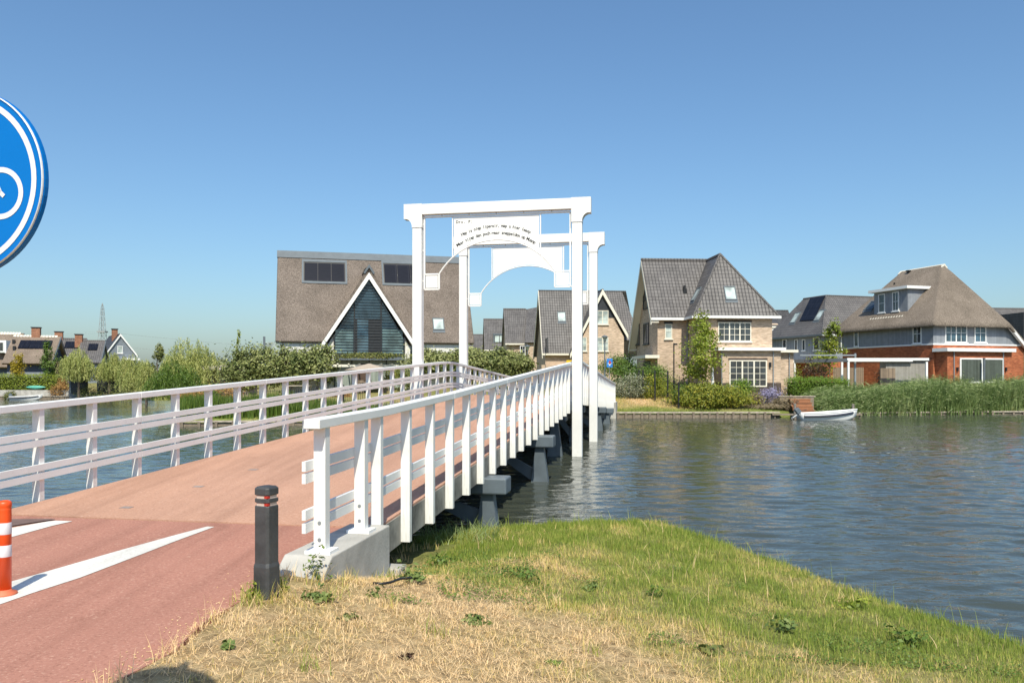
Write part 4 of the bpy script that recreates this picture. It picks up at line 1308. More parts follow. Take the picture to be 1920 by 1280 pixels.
# one-storey bay with a flat roof and french windows
vb = -3.7
ub0, zt_ = A.hv(1353, 654, vb); ub1, _ = A.hv(1464, 654, vb)
mb = MB(); mb.box(ub0, ub1, vb, -2.3, -.8, zt_ - .12); mb.build('bay_wall', M['brick_beige'], A.root)
mb = MB(); mb.box(ub0 - .02, ub1 + .02, vb - .02, -2.35, -.8, .38); mb.build('bay_plinth', M['brick_plinth'], A.root)
mb = MB(); mb.box(ub0 - .35, ub1 + .25, vb - .35, -2.3, zt_ - .12, zt_ + .10); mb.build('bay_roof', M['white'], A.root)
win_front(A, 1367, 675, 1437.5, 725, vb, sashes=3, cols=2, rows=4, fmat=M['cream'], sill=False, lintel=M['brick_plinth'], fw=.09)
ue0, ze = A.hv(1464, 657.5, -2.5); ue1, _ = A.hv(1496, 657.5, -2.5)
mb = MB(); mb.box(ub1 + .02, ue1 - .2, -2.2, 1.5, -.8, ze - .12); mb.build('annex_wall', M['brick_beige'], A.root)
mb = MB(); mb.box(ub1 + .27, ue1, -2.6, 1.7, ze - .12, ze + .08); mb.build('annex_roof', M['cream'], A.root)
for px in (1353.5, 1450):
    u, _ = A.hv(px, 690, vb - .06); pipe(A, u, vb - .06, -.3, zt_ - .12)
u, _ = A.hv(1480, 690, -2.27); pipe(A, u, -2.27, -.3, ze - .1)
pipe(A, 2.3, -.06, -.3, EZ - .1)
c = A.hp(1369, 550, *wing_front); skylight(A.root, wing_front, c, .75, 1.05)
c = A.hp(1306, 552, *wing_left[:3]); skylight(A.root, wing_left[:3], c, .75, 1.05)
c = A.hp(1284, 548, *main_front[:3]); mb = MB(); mb.obox(c, UA, VA, ZA, -.14, .14, -.1, .3, -.1, .28); mb.obox(c, UA, VA, ZA, -.07, .07, 0, .2, .28, .55); mb.build('roof_vent', M['black'], A.root)
mb = MB(); 
u, z = A.hv(1444, 683, vb - .08); mb.obox((u, vb, z), UA, ZA, -VA, -.08, .08, -.2, .15, 0, .14); mb.build('wall_lamp', M['black'], A.root)

# ---- E: thatched house with red brick and grey boards
E_ = House('thatched_house', 'thatched house with red brick ground floor, grey boarded upper floor and dormer', wx(1750, 60), 60, 1.85, R(17))
ez, rz = 4.9, 10.0
bz = 3.27
lo = 3.1
mb = MB(); mb.prism([(0, 0, -.8), (8.8, 0, -.8), (8.8, 0, bz), (0, 0, bz)], (0, 9.9, 0)); mb.build('wall', M['brick_red'], E_.root)
mb = MB(); mb.prism([(.02, .02, bz), (8.75, .02, bz), (8.75, .02, bz + .4), (7.2, .02, ez + .2), (.02, .02, ez + .2)], (0, 9.85, 0)); mb.build('upper_wall', M['clad_grey'], E_.root)
mb = MB(); mb.box(-.05, 8.85, -.05, 9.9, bz - .06, bz + .06); mb.build('band', M['white'], E_.root)
ru, r0, r1 = 4.75, 3.8, 8.2
# hipped thatch, the right-hand slope running lower
T = .42
vs = [(-.45, -.55, ez), (6.85, -.55, ez), (9.7, .1, lo), (9.7, 10.2, lo), (-.45, 10.7, ez), (ru, r0, rz), (ru, r1, rz)]
vb_ = [(x * .985 + .07, y, z - T) if z < 9 else None for x, y, z in vs]
mb = MB()
top_v = [V3(p) for p in vs]
low_v = [V3((p[0], p[1], p[2] - T)) for p in vs[:5]]
allv = top_v + low_v + [V3((ru, r0, rz - 1.2)), V3((ru, r1, rz - 1.2))]
fs = [(0, 1, 5), (1, 2, 5), (2, 3, 6, 5), (3, 4, 6), (4, 0, 5, 6)]
fs += [(0, 7, 8, 1), (1, 8, 9, 2), (2, 9, 10, 3), (3, 10, 11, 4), (4, 11, 7, 0)]
fs += [(7, 12, 8), (8, 12, 9), (9, 12, 13, 10), (10, 13, 11), (11, 13, 12, 7)]
mb.solid(allv, fs)
th_o = mb.build('roof', M['thatch_old'], E_.root, smooth=True)
md = th_o.modifiers.new('bevel', 'BEVEL'); md.width = .75; md.segments = 6; md.limit_method = 'ANGLE'; md.angle_limit = R(22)
mb = MB()
for i in range(22):
    v = r0 - .1 + (r1 - r0 + .2) * i / 21
    q = MB(); q.prism([(ru - .30, v - .07, rz - .30), (ru, v - .07, rz - .02), (ru + .30, v - .07, rz - .30), (ru + .26, v - .07, rz - .42), (ru, v - .07, rz - .16), (ru - .26, v - .07, rz - .42)], (0, .15, 0)); q.build('ridge_tile', M['cream'], th_o)
# white bargeboard under the low right-hand slope
mb = MB(); mb.prism([(6.95, -.42, ez - .28), (7.25, -.42, ez - .28), (9.35, -.30, lo - .42), (9.05, -.30, lo - .42)], (0, .22, 0)); mb.build('verge_board', M['white'], E_.root)
win_front(E_, 1771.5, 605, 1812, 642, .02, sashes=2, cols=2, rows=2, gmat=M['glass_blue'])
win_front(E_, 1826.5, 606, 1848, 642, .02, sashes=1, cols=2, rows=2, gmat=M['glass_blue'])
win_left(E_, 1712.5, 607, 1728.5, 644, .02, cols=2, rows=2)
win_left(E_, 1602, 616, 1610.5, 650, .02, cols=1, rows=1)
# bay with sliding doors and flat white roof edge
vb2 = -1.1
u0, zt2 = E_.hv(1775, 655, vb2); u1, _ = E_.hv(1897, 655, vb2)
mb = MB(); mb.box(max(u0, .2), u1, vb2, -.001, -.8, zt2 - .14); mb.build('bay_wall', M['brick_red'], E_.root)
mb = MB(); mb.box(max(u0, .2) - .3, u1 + .1, vb2 - .3, .0, zt2 - .14, zt2 + .12); mb.build('bay_roof', M['white'], E_.root)
w_ = win_front(E_, 1799, 671, 1881, 718, vb2, sashes=2, cols=1, rows=1, sill=False, fw=.12, gmat=M['glass_drape'])
for px in (1789, 1881.5):
    u, _ = E_.hv(px, 690, vb2 - .05); pipe(E_, u, vb2 - .05, -.3, zt2 - .14)
u, z = E_.hv(1840, 671, vb2 - .16)
mb = MB(); mb.tube([(u, vb2 - .4, -.1), (u, vb2 - .4, z)], [.06, .09], 10); mb.build('folded_parasol', M['zinc'], E_.root)
for px in (1794, 1885):
    u, z = E_.hv(px, 692, vb2); mb = MB(); mb.obox((u, vb2, z), UA, ZA, -VA, -.06, .06, -.14, .14, 0, .12); mb.build('wall_lamp', M['black'], E_.root)
# dormer on the left slope
pl = [vs[0], vs[4], vs[5]]
cn = E_.hp(1702, 583, *pl)
du = cn[0]
v_n = cn[1]; v_f, _ = E_.hu(1639, 588, du)
_, z_t = E_.hu(1702, 541, du); z_b = cn[2] - .15
back = du + (z_t - z_b) / ((rz - ez) / (ru + .45)) + .3
mb = MB(); mb.box(du, back, v_n, v_f, z_b, z_t); dm = mb.build('dormer', M['clad_grey'], E_.root)
mb = MB(); mb.box(du - .35, back + .2, v_n - .3, v_f + .3, z_t, z_t + .22); mb.build('dormer_roof', M['white'], E_.root)
win_left(E_, 1648, 551, 1660, 586, du, cols=1, rows=2)
win_left(E_, 1674, 547, 1686, 583, du, cols=2, rows=2)
for i in range(13):
    v = v_n + .1 + (v_f - v_n - .2) * i / 12
    q = MB(); q.prism([(du - .45, v, z_b - .28), (du, v, z_b + .12), (du, v, z_b - .03), (du - .35, v, z_b - .36)], (0, .12, 0)); q.build('dormer_tile', M['cream'], dm)
c = E_.hp(1703, 512, *pl); mb = MB(); mb.obox(c, UA, VA, ZA, -.07, .07, -.07, .07, -.3, .12); mb.obox(c, UA, VA, ZA, -.12, .12, -.17, .17, .12, .24); mb.build('roof_vent', M['black'], E_.root)
c = E_.hp(1677, 533, *pl); mb = MB(); mb.obox(c, UA, VA, ZA, -.05, .05, -.05, .05, -.3, .15); mb.build('roof_vent', M['black'], E_.root)
c = E_.hp(1635, 573, *pl); mb = MB(); skylight(E_.root, pl, c, .9, 1.0, M['glass'])

# ---- D: grey tiled house with panels, between the brick house and the thatched one
D = House('tiled_house', 'grey tiled hip roofed house with black solar panels behind a bright green sapling', wx(1542, 82), 82, 1.85, R(17))
ez, rz = 5.2, 9.55
mb = MB(); mb.box(.5, 12, .5, 9.5, -.8, 2.6); mb.build('wall', M['brick_red'], D.root)
mb = MB(); mb.box(.48, 12.02, .48, 9.52, 2.6, ez); mb.build('upper_wall', M['clad_grey'], D.root)
a1, a2 = (3.0, 3.2, rz), (3.0, 7.0, rz - .0)
c0, c1, c2, c3 = (0, 0, ez), (12.5, 0, ez), (12.5, 10, ez), (0, 10, ez)
r1_ = (9, 3.2, rz)
left_pl = [c0, a1, a2, c3]; front_pl = [c0, c1, r1_, a1]
rf = roof_part(D, 'roof', [left_pl, front_pl, [c1, c2, (9, 7, rz), r1_], [c3, a2, (9, 7, rz), c2], [a1, r1_, (9, 7, rz), a2]], M['tile_grey'])
ridge_caps(D, rf, [(a1, r1_), (a1, a2), (a1, c0)], M['tile_grey'])
gutter(D, D.root, [(c0, c1)], M['white']); gutter(D, D.root, [(c3, c0)], M['zinc'])
H_ = lambda x, y: D.hp(x, y, *left_pl[:3])
solar(D.root, left_pl[:3], (H_(1527, 600.5), H_(1500, 602), H_(1548, 556)), 2, 2)
for x, y in ((1491.5, 596), (1537, 591)): skylight(D.root, left_pl[:3], H_(x, y), .8, 1.3)
for x0, x1 in ((1468, 1475), (1490.5, 1496), (1504.5, 1510.5)): win_left(D, x0, 636, x1, 657, .48, cols=1, rows=1)
win_left(D, 1526, 632, 1537, 656, .48, cols=1, rows=1)
win_front(D, 1561, 631, 1592, 656, .48, sashes=2, cols=1, rows=1)
mb = MB(); mb.box(-2.0, .5, 2, 7.0, 2.3, 2.55); mb.build('porch_roof', M['white'], D.root)

# ---- B: big thatched villa with a glazed gable, left of the portals
B = House('thatched_villa', 'wide thatched villa with louvred glass gable and white bargeboards behind the bridge', wx(516, 58), 58, 1.75, R(14))
ez, rz = 3.48, 10.55
Lg, run = 14.74, 4.0
mb = MB(); mb.box(.45, Lg - .5, .35, 7.6, -.8, ez); mb.build('wall', M['render_w'], B.root)
mb = MB()
T = .36
mb.prism([(0, 0, ez), (0, run, rz), (0, 2 * run, ez), (0, 2 * run - .45, ez - .12), (0, run, rz - .9), (0, .45, ez - .12)], (Lg, 0, 0))
th_b = mb.build('roof', M['thatch'], B.root, bevel=.12, seg=3)
mb = MB(); mb.prism([(-.03, run - .30, rz - .42), (-.03, run - .05, rz + .14), (-.03, run + .05, rz + .14), (-.03, run + .30, rz - .42)], (Lg + .06, 0, 0)); mb.build('ridge_flashing', M['zinc'], th_b)
slope = [(0, 0, ez), (Lg, 0, ez), (0, run, rz)]
# gable ends filled behind the thatch
mb = MB(); mb.prism([(.5, .8, ez - .2), (.5, run, rz - 1.1), (.5, 2 * run - .8, ez - .2)], (Lg - 1.0, 0, 0)); mb.build('gable_wall', M['render_w'], B.root)
vg = -.75
ua, za = B.hv(692, 498, vg); ul, zl = B.hv(603, 641, vg); ur, zr = B.hv(779, 643, vg)
zl = zr = (zl + zr) / 2
tri = lambda k, v: [(ua + (ul - ua) * k, v, za + (zl - za) * k), (ua, v, za), (ua + (ur - ua) * k, v, za + (zl - za) * k)]
vm = lambda z: run * (z - ez) / (rz - ez)
mb = MB()
for su, side in ((ul, -1), (ur, 1)):
    slab(mb, [(su, vg, zl), (ua, vg, za), (ua, vm(za) + .4, za), (su, vm(zl) + .4, zl)], .34)
th_d = mb.build('gable_roof', M['thatch'], B.root)
mb = MB(); d_ = .5
for sg, su in ((-1, ul), (1, ur)):
    dx, dz = su - ua, zl - za; L = math.hypot(dx, dz); nx_, nz_ = -dz / L * -sg, dx / L * -sg
    # bargeboard under the thatch edge
    ox_, oz_ = (0, -.36), 0
    q = MB(); q.prism([(ua, vg - .06, za - .50), (ua, vg - .06, za - .98), (su - sg * -.0 + (-sg) * .0, vg - .06, zl - .62 + .10), (su, vg - .06, zl - .08)], (0, .14, 0)); q.build('bargeboard', M['white'], B.root)
q = MB(); q.prism([(ua - .42, vg - .08, za - .52), (ua, vg - .08, za + .10), (ua + .42, vg - .08, za - .52), (ua + .30, vg - .08, za - .62), (ua, vg - .08, za - .14), (ua - .30, vg - .08, za - .62)], (0, 1.2, 0)); q.build('ridge_cap', M['zinc'], B.root)
# glazing, recessed; mullions; louvre slats
vgl = -.35
gl, zb0 = B.hv(627, 664, vgl); gr_, _ = B.hv(757, 664, vgl); _, zs = B.hv(627, 612, vgl)
zap = za - .95
# edge of glazing follows the gable slope
kslope = (ur - ua) / (za - zl)
def half_at(z): return max(.02, (za - .98 - z) * kslope)
glass_poly = [(gl, vgl, zb0), (gr_, vgl, zb0)]
zr_ = za - .98 - (gr_ - ua) / kslope; zl_ = za - .98 - (ua - gl) / kslope
glass_poly += [(gr_, vgl, zr_), (ua, vgl, zap), (gl, vgl, zl_)]
q = MB(); q.prism(glass_poly, (0, .05, 0)); gz_ = q.build('gable_glazing', M['glass_navy'], B.root)
for px in (664.5, 714.5):
    u, _ = B.hv(px, 620, vgl); top_ = za - 1.0 - abs(u - ua) / kslope
    q = MB(); q.box(u - .05, u + .05, vgl - .06, vgl, zb0, top_); q.build('mullion', M['dark'], gz_)
u0_, _ = B.hv(666, 620, vgl); u1_, zq = B.hv(713, 598, vgl)
q = MB(); q.box(u0_, u1_, vgl - .03, vgl - .005, zb0, zq); q.build('inner_door', M['dark'], gz_)
q = MB(); q.box(u0_ + .15, u0_ + .95, vgl - .05, vgl - .031, zb0, zq - .1); q.build('inner_pane', M['glass_blue'], gz_)
for xa, xb in ((629, 662), (717, 755)):  # thin teal sheets paint the reflections seen in the lower side panes
    ua_, _ = B.hv(xa, 640, vgl); ub_, zc_ = B.hv(xb, 618, vgl)
    q = MB(); q.box(ua_, ub_, vgl - .012, vgl - .002, zb0 + .05, zc_); q.build('inner_pane', M['glass_teal_reflection'], gz_)
z = zb0 + .08
while z < zap - .35:
    a_ = max(gl, ua - half_at(z)); b_ = min(gr_, ua + half_at(z))
    q = MB(); q.obox((0, vgl - .22, z), UA, V3((0, .8, .6)), V3((0, -.6, .8)), a_ + .03, b_ - .03, -.024, .024, -.005, .005); q.build('slat', M['dark'], B.root)
    z += .21
q = MB(); q.box(gl - .06, gr_ + .06, vgl - .4, vgl + .05, zb0 - .14, zb0 - .01); q.build('sill', M['dark'], B.root)
q = MB(); q.box(gl - .06, gr_ + .06, vgl - .36, vgl + .05, zb0 - .42, zb0 - .142); q.build('sill', M['zinc'], B.root)
q = MB(); q.box(gl - .06, gl, vgl - .3, vgl + .05, zb0 - .01, zl_); q.box(gr_, gr_ + .06, vgl - .3, vgl + .05, zb0 - .01, zr_); q.build('glazing_frame', M['dark'], B.root)
# white cheek walls beside the glazing, down to the ground
q = MB(); q.prism([(ul + .35, vgl, -.8), (gl - .06, vgl, -.8), (gl - .06, vgl, zl_ + .0), (ul + .35, vgl, zl - .35)], (0, 1.2, 0)); q.build('gable_wall', M['render_w'], B.root)
q = MB(); q.prism([(gr_ + .06, vgl, -.8), (ur - .35, vgl, -.8), (ur - .35, vgl, zl - .35), (gr_ + .06, vgl, zr_)], (0, 1.2, 0)); q.build('gable_wall', M['render_w'], B.root)
# ground floor glass doors below
q = MB(); q.box(gl, gr_, vgl + .3, vgl + .35, -.3, zb0 - .42); q.build('glass_doors', M['glass_curtain'], B.root)
for k in np.linspace(gl, gr_, 5):
    q = MB(); q.box(k - .04, k + .04, vgl + .24, vgl + .31, -.3, zb0 - .42); q.build('door_post', M['dark'], B.root)
u, _ = B.hv(683, 700, vgl); q = MB(); q.box(u - .5, u + .45, vgl + .22, vgl + .29, -.3, 1.9); q.build('door', plain('brown_door', (.09, .055, .04), .5), B.root)
# pergola beam with plants over the terrace
q = MB(); q.box(gl - .8, gr_ + .7, -2.4, -2.2, zb0 - .95, zb0 - .78); q.box(gl - .8, gl - .65, -2.4, -2.25, -.8, zb0 - .95); q.box(gr_ + .55, gr_ + .7, -2.4, -2.25, -.8, zb0 - .95); q.build('pergola_beam', M['cream'], B.root)
for k in np.linspace(gl - .6, gr_ + .5, 9):
    q = MB(); q.box(k - .05, k + .05, -2.5, vgl, zb0 - .78, zb0 - .70); q.build('pergola_rafter', M['cream'], B.root)
Hs = lambda x, y: B.hp(x, y, *slope)
for x0, x1, yt, yb in ((569, 648, 491, 527), (720, 796, 494, 531)):
    ll, lr, ulp = Hs(x0, yb), Hs(x1, yb + .5), Hs(x0, yt)
    b_ = ulp - ll; b_[0] = 0; ulp = ll + b_; lr[2] = ll[2]; lr[1] = ll[1]
    n_ = np.cross(lr - ll, b_); n_ /= np.linalg.norm(n_); n_ = n_ if n_[2] > 0 else -n_
    bl_ = np.linalg.norm(b_); w2 = np.linalg.norm(lr - ll)
    q = MB()
    for r in ((-.13, 0, -.2, bl_ + .25), (w2, w2 + .13, -.2, bl_ + .25), (0, w2, -.2, 0), (0, w2, bl_, bl_ + .25)): q.obox(ll, UA, b_ / bl_, n_, *r, -.2, .06)
    q.build('panel_tray', M['zinc'], B.root)
    q = MB(); q.obox(ll, UA, b_ / bl_, n_, .002, w2 - .002, .002, bl_ - .002, -.2, .02); q.build('panel_bed', M['black'], B.root)
    solar(B.root, slope, (ll + UA * .05, lr - UA * .05, ulp - b_ * .06 + UA * .05), 3, 1, .09)
c = Hs(822, 608); skylight(B.root, slope, c, .75, .95)
# glass balustrade on the left terrace
mb = MB(); mb.box(-.7, .45, .2, .24, ez - 1.0, ez - .05); mb.build('glass_balustrade', M['glass_pale'], B.root)
mb = MB(); mb.box(-.85, -.7, .1, .3, ez - 1.3, ez + .35); mb.build('balcony_post', M['zinc'], B.root)
mb = MB(); mb.tube([(ul + .1, vgl - .05, zl - .1), (ul + .5, vgl - .05, zl - .9), (ul + .5, vgl - .05, -.5)], .045, 6); mb.build('downpipe', plain('copper_pipe', (.12, .06, .04), .5), B.root)

# ---- C3: brick house with white framed gable, seen between the portal posts
C3 = House('gabled_house', 'beige brick house with white edged front gable seen behind the right portal posts', wx(1100, 84), 84, 1.85, R(5))
ul3, _ = C3.hv(1069, 663, 0); ur3, _ = C3.hv(1178, 627, 0)
ua3, za3 = C3.hv(1130, 541, 0)
_, zr3 = C3.hv(1177, 627, 0); _, zl3 = C3.hv(1069, 663, 0)
gb = [(ul3 + .5, .3, -.8), (ur3 - .4, .3, -.8), (ur3 - .4, .3, zr3 - .2), (ua3, .3, za3 - .5), (ul3 + .5, .3, zl3 - .2)]
mb = MB(); mb.prism(gb, (0, 8, 0)); mb.build('wall', M['brick_beige'], C3.root)
mb = MB(); ucl, zcl = C3.hv(1149, 596, .3)
mb.prism([(ua3 - (za3 - zcl) * .45, .28, zcl), (ua3 + (za3 - zcl) * .45, .28, zcl), (ua3, .28, za3 - .7)], (0, .015, 0)); mb.build('gable_cladding', M['dark'], C3.root)
rf = roof_part(C3, 'roof', [[(ul3, 0, zl3), (ua3, 0, za3), (ua3, 8.5, za3), (ul3, 8.5, zl3)], [(ur3, 0, zr3), (ua3, 0, za3), (ua3, 8.5, za3), (ur3, 8.5, zr3)]], M['tile_grey'])
for su, sz in ((ul3, zl3), (ur3, zr3)):
    q = MB(); q.prism([(ua3, -.05, za3 - .05), (ua3, -.05, za3 - .62), (su, -.05, sz - .50), (su, -.05, sz - .02)], (0, .14, 0)); q.build('bargeboard', M['cream'], C3.root)
# the wing with its ridge along the front
_, zr_w = C3.hv(1016, 543, 4.2); u_w, ze_w = C3.hv(1010, 663, 1.0)
uw0, _ = C3.hv(1016, 543, 4.2)
wing = [(uw0 - .35, .9, ze_w), (ua3, .9, ze_w), (ua3, 4.4, zr_w), (uw0 - .35, 4.4, zr_w)]
roof_part(C3, 'roof', [wing, [(uw0 - .35, 4.4, zr_w), (ua3 + 3.5, 4.4, zr_w), (ua3 + 6.2, 9.5, 3.2), (uw0 - .35, 9.5, 3.2)], [(ua3, 4.4, zr_w), (ua3 + 3.0, 4.4, zr_w), (ur3 + 1.6, .6, zr3 - .6), (ua3, .6, zr3 - .6)]], M['tile_grey'])
mb = MB(); mb.prism([(uw0, 1.3, -.8), (uw0, 1.3, ze_w + .3), (uw0, 4.4, zr_w - .5), (uw0, 9, 3.4), (uw0, 9, -.8)], (6, 0, 0)); mb.build('wing_wall', M['brick_beige'], C3.root)
for q_ in ([(.9, ze_w), (4.4, zr_w), (4.4, zr_w - .4), (.9, ze_w - .4)], [(9.5, 3.2), (4.4, zr_w), (4.4, zr_w - .45), (9.5, 2.75)]):
    q = MB(); q.prism([(uw0 - .4, v, z - .1) for v, z in q_], (.07, 0, 0)); q.build('verge_board', M['cream'], C3.root)
gutter(C3, C3.root, [((uw0 - .35, .9, ze_w), (ul3 + .3, .9, ze_w))], M['cream'])
win_front(C3, 1119, 582, 1140.5, 608, .28, sashes=2, cols=1, rows=3, fmat=M['cream'], gmat=M['glass_pale'])
win_front(C3, 1119, 632, 1140.5, 658, .28, sashes=2, cols=1, rows=3, fmat=M['cream'], gmat=M['glass_pale'])
win_front(C3, 1086, 632, 1100, 658, .28, sashes=1, cols=1, rows=3, fmat=M['cream'], gmat=M['glass_pale'])
c = C3.hp(1053, 594, *wing[:3]); skylight(C3.root, wing[:3], c, .75, 1.1)
for x0, x1 in ((1018, 1021), (1024, 1028)): win_left(C3, x0, 634, x1, 662, uw0, cols=1, rows=1, fmat=M['dark'], sill=False)
q = MB(); u, z = C3.hv(1040, 700, .9); q.box(u - 1.4, u + 1.2, .9, 1.3, -.8, 2.1); q.build('porch_wall', M['brick_beige'], C3.root)

# ---- farther houses of the same street
def tiled_house(name, label, x0, x1, ridge_py, eave_py, Y, th, mat, wallm, verge=True, depth=8, hip=0.0, zb=1.85, win=None, gut=True):
    H = House(name, label, wx(x0, Y), Y, zb, th)
    u1, _ = H.hv(x1, ridge_py, 0)
    rv_ = depth / 2
    _, zr = H.hv(x0, ridge_py, rv_); _, ze = H.hv((x0 + x1) / 2, eave_py, -.4)
    L = u1
    mb = MB(); mb.prism([(.25, 0, -.8), (.25, 0, ze + .3), (.25, rv_, zr - .4), (.25, depth, ze + .3), (.25, depth, -.8)], (L - .5, 0, 0)); mb.build('wall', wallm, H.root)
    f = [(0, -.4, ze), (L + hip, -.4, ze), (L, rv_, zr), (0, rv_, zr)]
    sl = [f, [(0, depth + .4, ze), (L + hip, depth + .4, ze), (L, rv_, zr), (0, rv_, zr)]]
    if hip: sl.append([(L + hip, -.4, ze), (L + hip, depth + .4, ze), (L, rv_, zr)])
    rf = roof_part(H, 'roof', sl, mat)
    ridge_caps(H, rf, [((0, rv_, zr), (L, rv_, zr))] + ([((L, rv_, zr), (L + hip, -.4, ze))] if hip else []), mat)
    if gut: gutter(H, H.root, [((0, -.4, ze), (L + hip, -.4, ze))], M['cream'])
    return H, f
C2, f2 = tiled_house('tiled_house', 'brown grey tiled house with a bent hip just left of the gabled house', 947, 990, 579, 644, 104, R(4), M['tile_grey'], M['brick_beige'], hip=5.5)
fr_ = [(2.4, -1.8, f2[0][2] + .1), (6.5, -1.8, f2[0][2] + .1), (5.2, 3.6, f2[2][2] + .35)]
roof_part(C2, 'wing_roof', [fr_, [(2.4, -1.8, f2[0][2] + .1), (5.2, 3.6, f2[2][2] + .35), (3.2, 4.2, f2[2][2])], [(6.5, -1.8, f2[0][2] + .1), (8.5, 4, f2[0][2]), (5.2, 3.6, f2[2][2] + .35)]], M['tile_grey'])
mb = MB(); mb.box(2.8, 6.2, -1.4, 2, -.8, f2[0][2]); mb.build('wing_wall', M['brick_beige'], C2.root)
win_front(C2, 975, 648, 985, 664, -1.4, sashes=1, cols=2, rows=2)
C1, f1 = tiled_house('tiled_house', 'grey tiled house with a box dormer, right of the villa roof', 908, 948, 598, 656, 122, R(4), M['tile_grey'], M['brick_beige'])
ud0, zd1 = C1.hv(925, 625, .6); ud1, zd0 = C1.hv(947, 643, .6)
mb = MB(); mb.box(ud0, ud1, .6, 3.5, zd0, zd1); dm = mb.build('dormer', M['zinc'], C1.root)
win_front(C1, 927, 628, 946, 642, .6, sashes=2, cols=1, rows=1, fmat=M['dark'], gmat=M['glass_pale'], sill=False)
tiled_house('tiled_house', 'lowest and farthest grey roof, a sliver beside the villa', 878, 912, 627, 668, 135, R(3), M['tile_grey'], M['brick_beige'])
tiled_house('tiled_house', 'dark far roof between the beige brick house and the solar panelled roof', 1462, 1500, 582, 640, 112, R(4), M['tile_dark'], M['brick_beige'])
Hx, fx = tiled_house('row_house', 'narrow far house with stacked white eaves right of the beige brick house', 1425, 1463, 590, 612, 100, R(2), M['tile_dark'], M['brick_beige'], depth=5)
win_front(Hx, 1437, 629, 1447, 634, 0, sashes=1, cols=1, rows=1)
for py in (617, 649):
    u, z = Hx.hv(1463, py, -.5); mb = MB(); mb.box(0, u, -.9, 0, z - .25, z); mb.build('eave_board', M['white'], Hx.root)
F, ff = tiled_house('tiled_house', 'grey roofed house cut by the right edge of the picture', 1880, 1990, 578, 640, 105, R(6), M['tile_grey'], M['brick_beige'])
mb = MB(); u, z = F.hv(1893, 588, 0); mb.box(u, u + 4, -2.5, 2, z - 3.8, z); mb.build('dormer', M['tile_dark'], F.root)
tiled_house('tiled_house', 'dark roof peeping out behind the thatched house at its left', 1440, 1470, 586, 660, 118, R(-6), M['tile_dark'], M['brick_beige'])

# ---- the houses across the water on the left
def chimney(H, px0, px1, py_top, v, z0):
    u0, zt = H.hv(px0, py_top, v); u1, _ = H.hv(px1, py_top, v)
    mb = MB(); mb.box(u0, u1, v - .35, v + .35, z0, zt - .12); c = mb.build('chimney', M['brick_chim'], H.root)
    mb = MB(); mb.box(u0 - .08, u1 + .08, v - .43, v + .43, zt - .12, zt); mb.build('chimney_cap', M['dark'], c)
def thatch_house(name, label, x0, x1, ridge_py, eave_py, Y, th, over=1.0, depth=9, mat='thatch_pale', lowwall=True):
    H = House(name, label, wx(x0, Y), Y, 1.7, th)
    rv_ = depth / 2
    u1, zr = H.hv(x1, ridge_py, rv_); _, ze = H.hv((x0 + x1) / 2, eave_py, -.5)
    L = u1
    mb = MB(); mb.box(.3, L - .3, .4, depth - .4, -.6, 1.6); mb.build('lower_wall', M['clad_blue'], H.root)
    mb = MB(); mb.prism([(.32, .42, 1.6), (.32, .42, ze), (.32, rv_, zr - .9), (.32, depth - .42, ze), (.32, depth - .42, 1.6)], (L - .64, 0, 0)); mb.build('wall', plain('navy_boards', (.035, .05, .085), .5), H.root)
    mb = MB(); mb.prism([(-.1, -.5, ze), (-.1, rv_, zr), (-.1, depth + .5, ze), (-.1, depth + .1, ze - .2), (-.1, rv_, zr - .8), (-.1, -.1, ze - .2)], (L + .2, 0, 0))
    r_ = mb.build('roof', M[mat], H.root, bevel=.1)
    for i in range(int(L / .38)):
        q = MB(); q.prism([(i * .38, rv_ - .28, zr - .25), (i * .38, rv_, zr + .08), (i * .38, rv_ + .28, zr - .25)], (.30, 0, 0)); q.build('ridge_tile', M['cream'], r_)
    sl = [(0, -.5, ze), (L, -.5, ze), (0, rv_, zr)]
    mb = MB(); mb.prism([(L + .1, -.5, ze - .05), (L + .1, rv_, zr - .05), (L + .1, rv_, zr - .5), (L + .1, -.25, ze - .3)], (.08, 0, 0)); mb.build('verge_board', M['zinc'], H.root)
    return H, sl, zr, ze
L2, sl2, zr2, ze2 = thatch_house('thatched_house', 'low thatched house with a long solar array and brick chimney across the water', 6, 113, 630, 681, 103, R(17))
h_ = lambda x, y: L2.hp(x, y, *sl2)
ll, lr, ul_ = h_(33, 654), h_(94, 655), h_(36, 639)
lr[2] = ll[2]; lr[1] = ll[1]; ul_[0] = ll[0]
solar(L2.root, sl2, (ll, lr, ul_), 6, 1, .15)
chimney(L2, 60, 76, 613, 4.5, zr2 - 1.0)
for x, y in ((26, 643), (27, 655)):
    c = h_(x, y); mb = MB(); mb.obox(c, UA, VA, ZA, -.15, .15, -.2, .2, -.2, .45); mb.build('roof_vent', M['black'], L2.root)
mb = MB(); 
L1, sl1, zr1, ze1 = thatch_house('thatched_house', 'farther thatched house with white dormer window at the left picture edge', -70, 44, 624, 688, 112, R(17))
u, z = L1.hv(-8, 641, -.2); u2, z2 = L1.hv(7, 659, -.2)
mb = MB(); mb.box(u, u2 + .3, -.2, 4, z2 - .2, z + .25); mb.build('dormer', M['white'], L1.root)
window(L1.root, (u + .2, -.2, z2), UA, ZA, -VA, u2 - u - .2, z - z2, sashes=1, cols=1, rows=1)
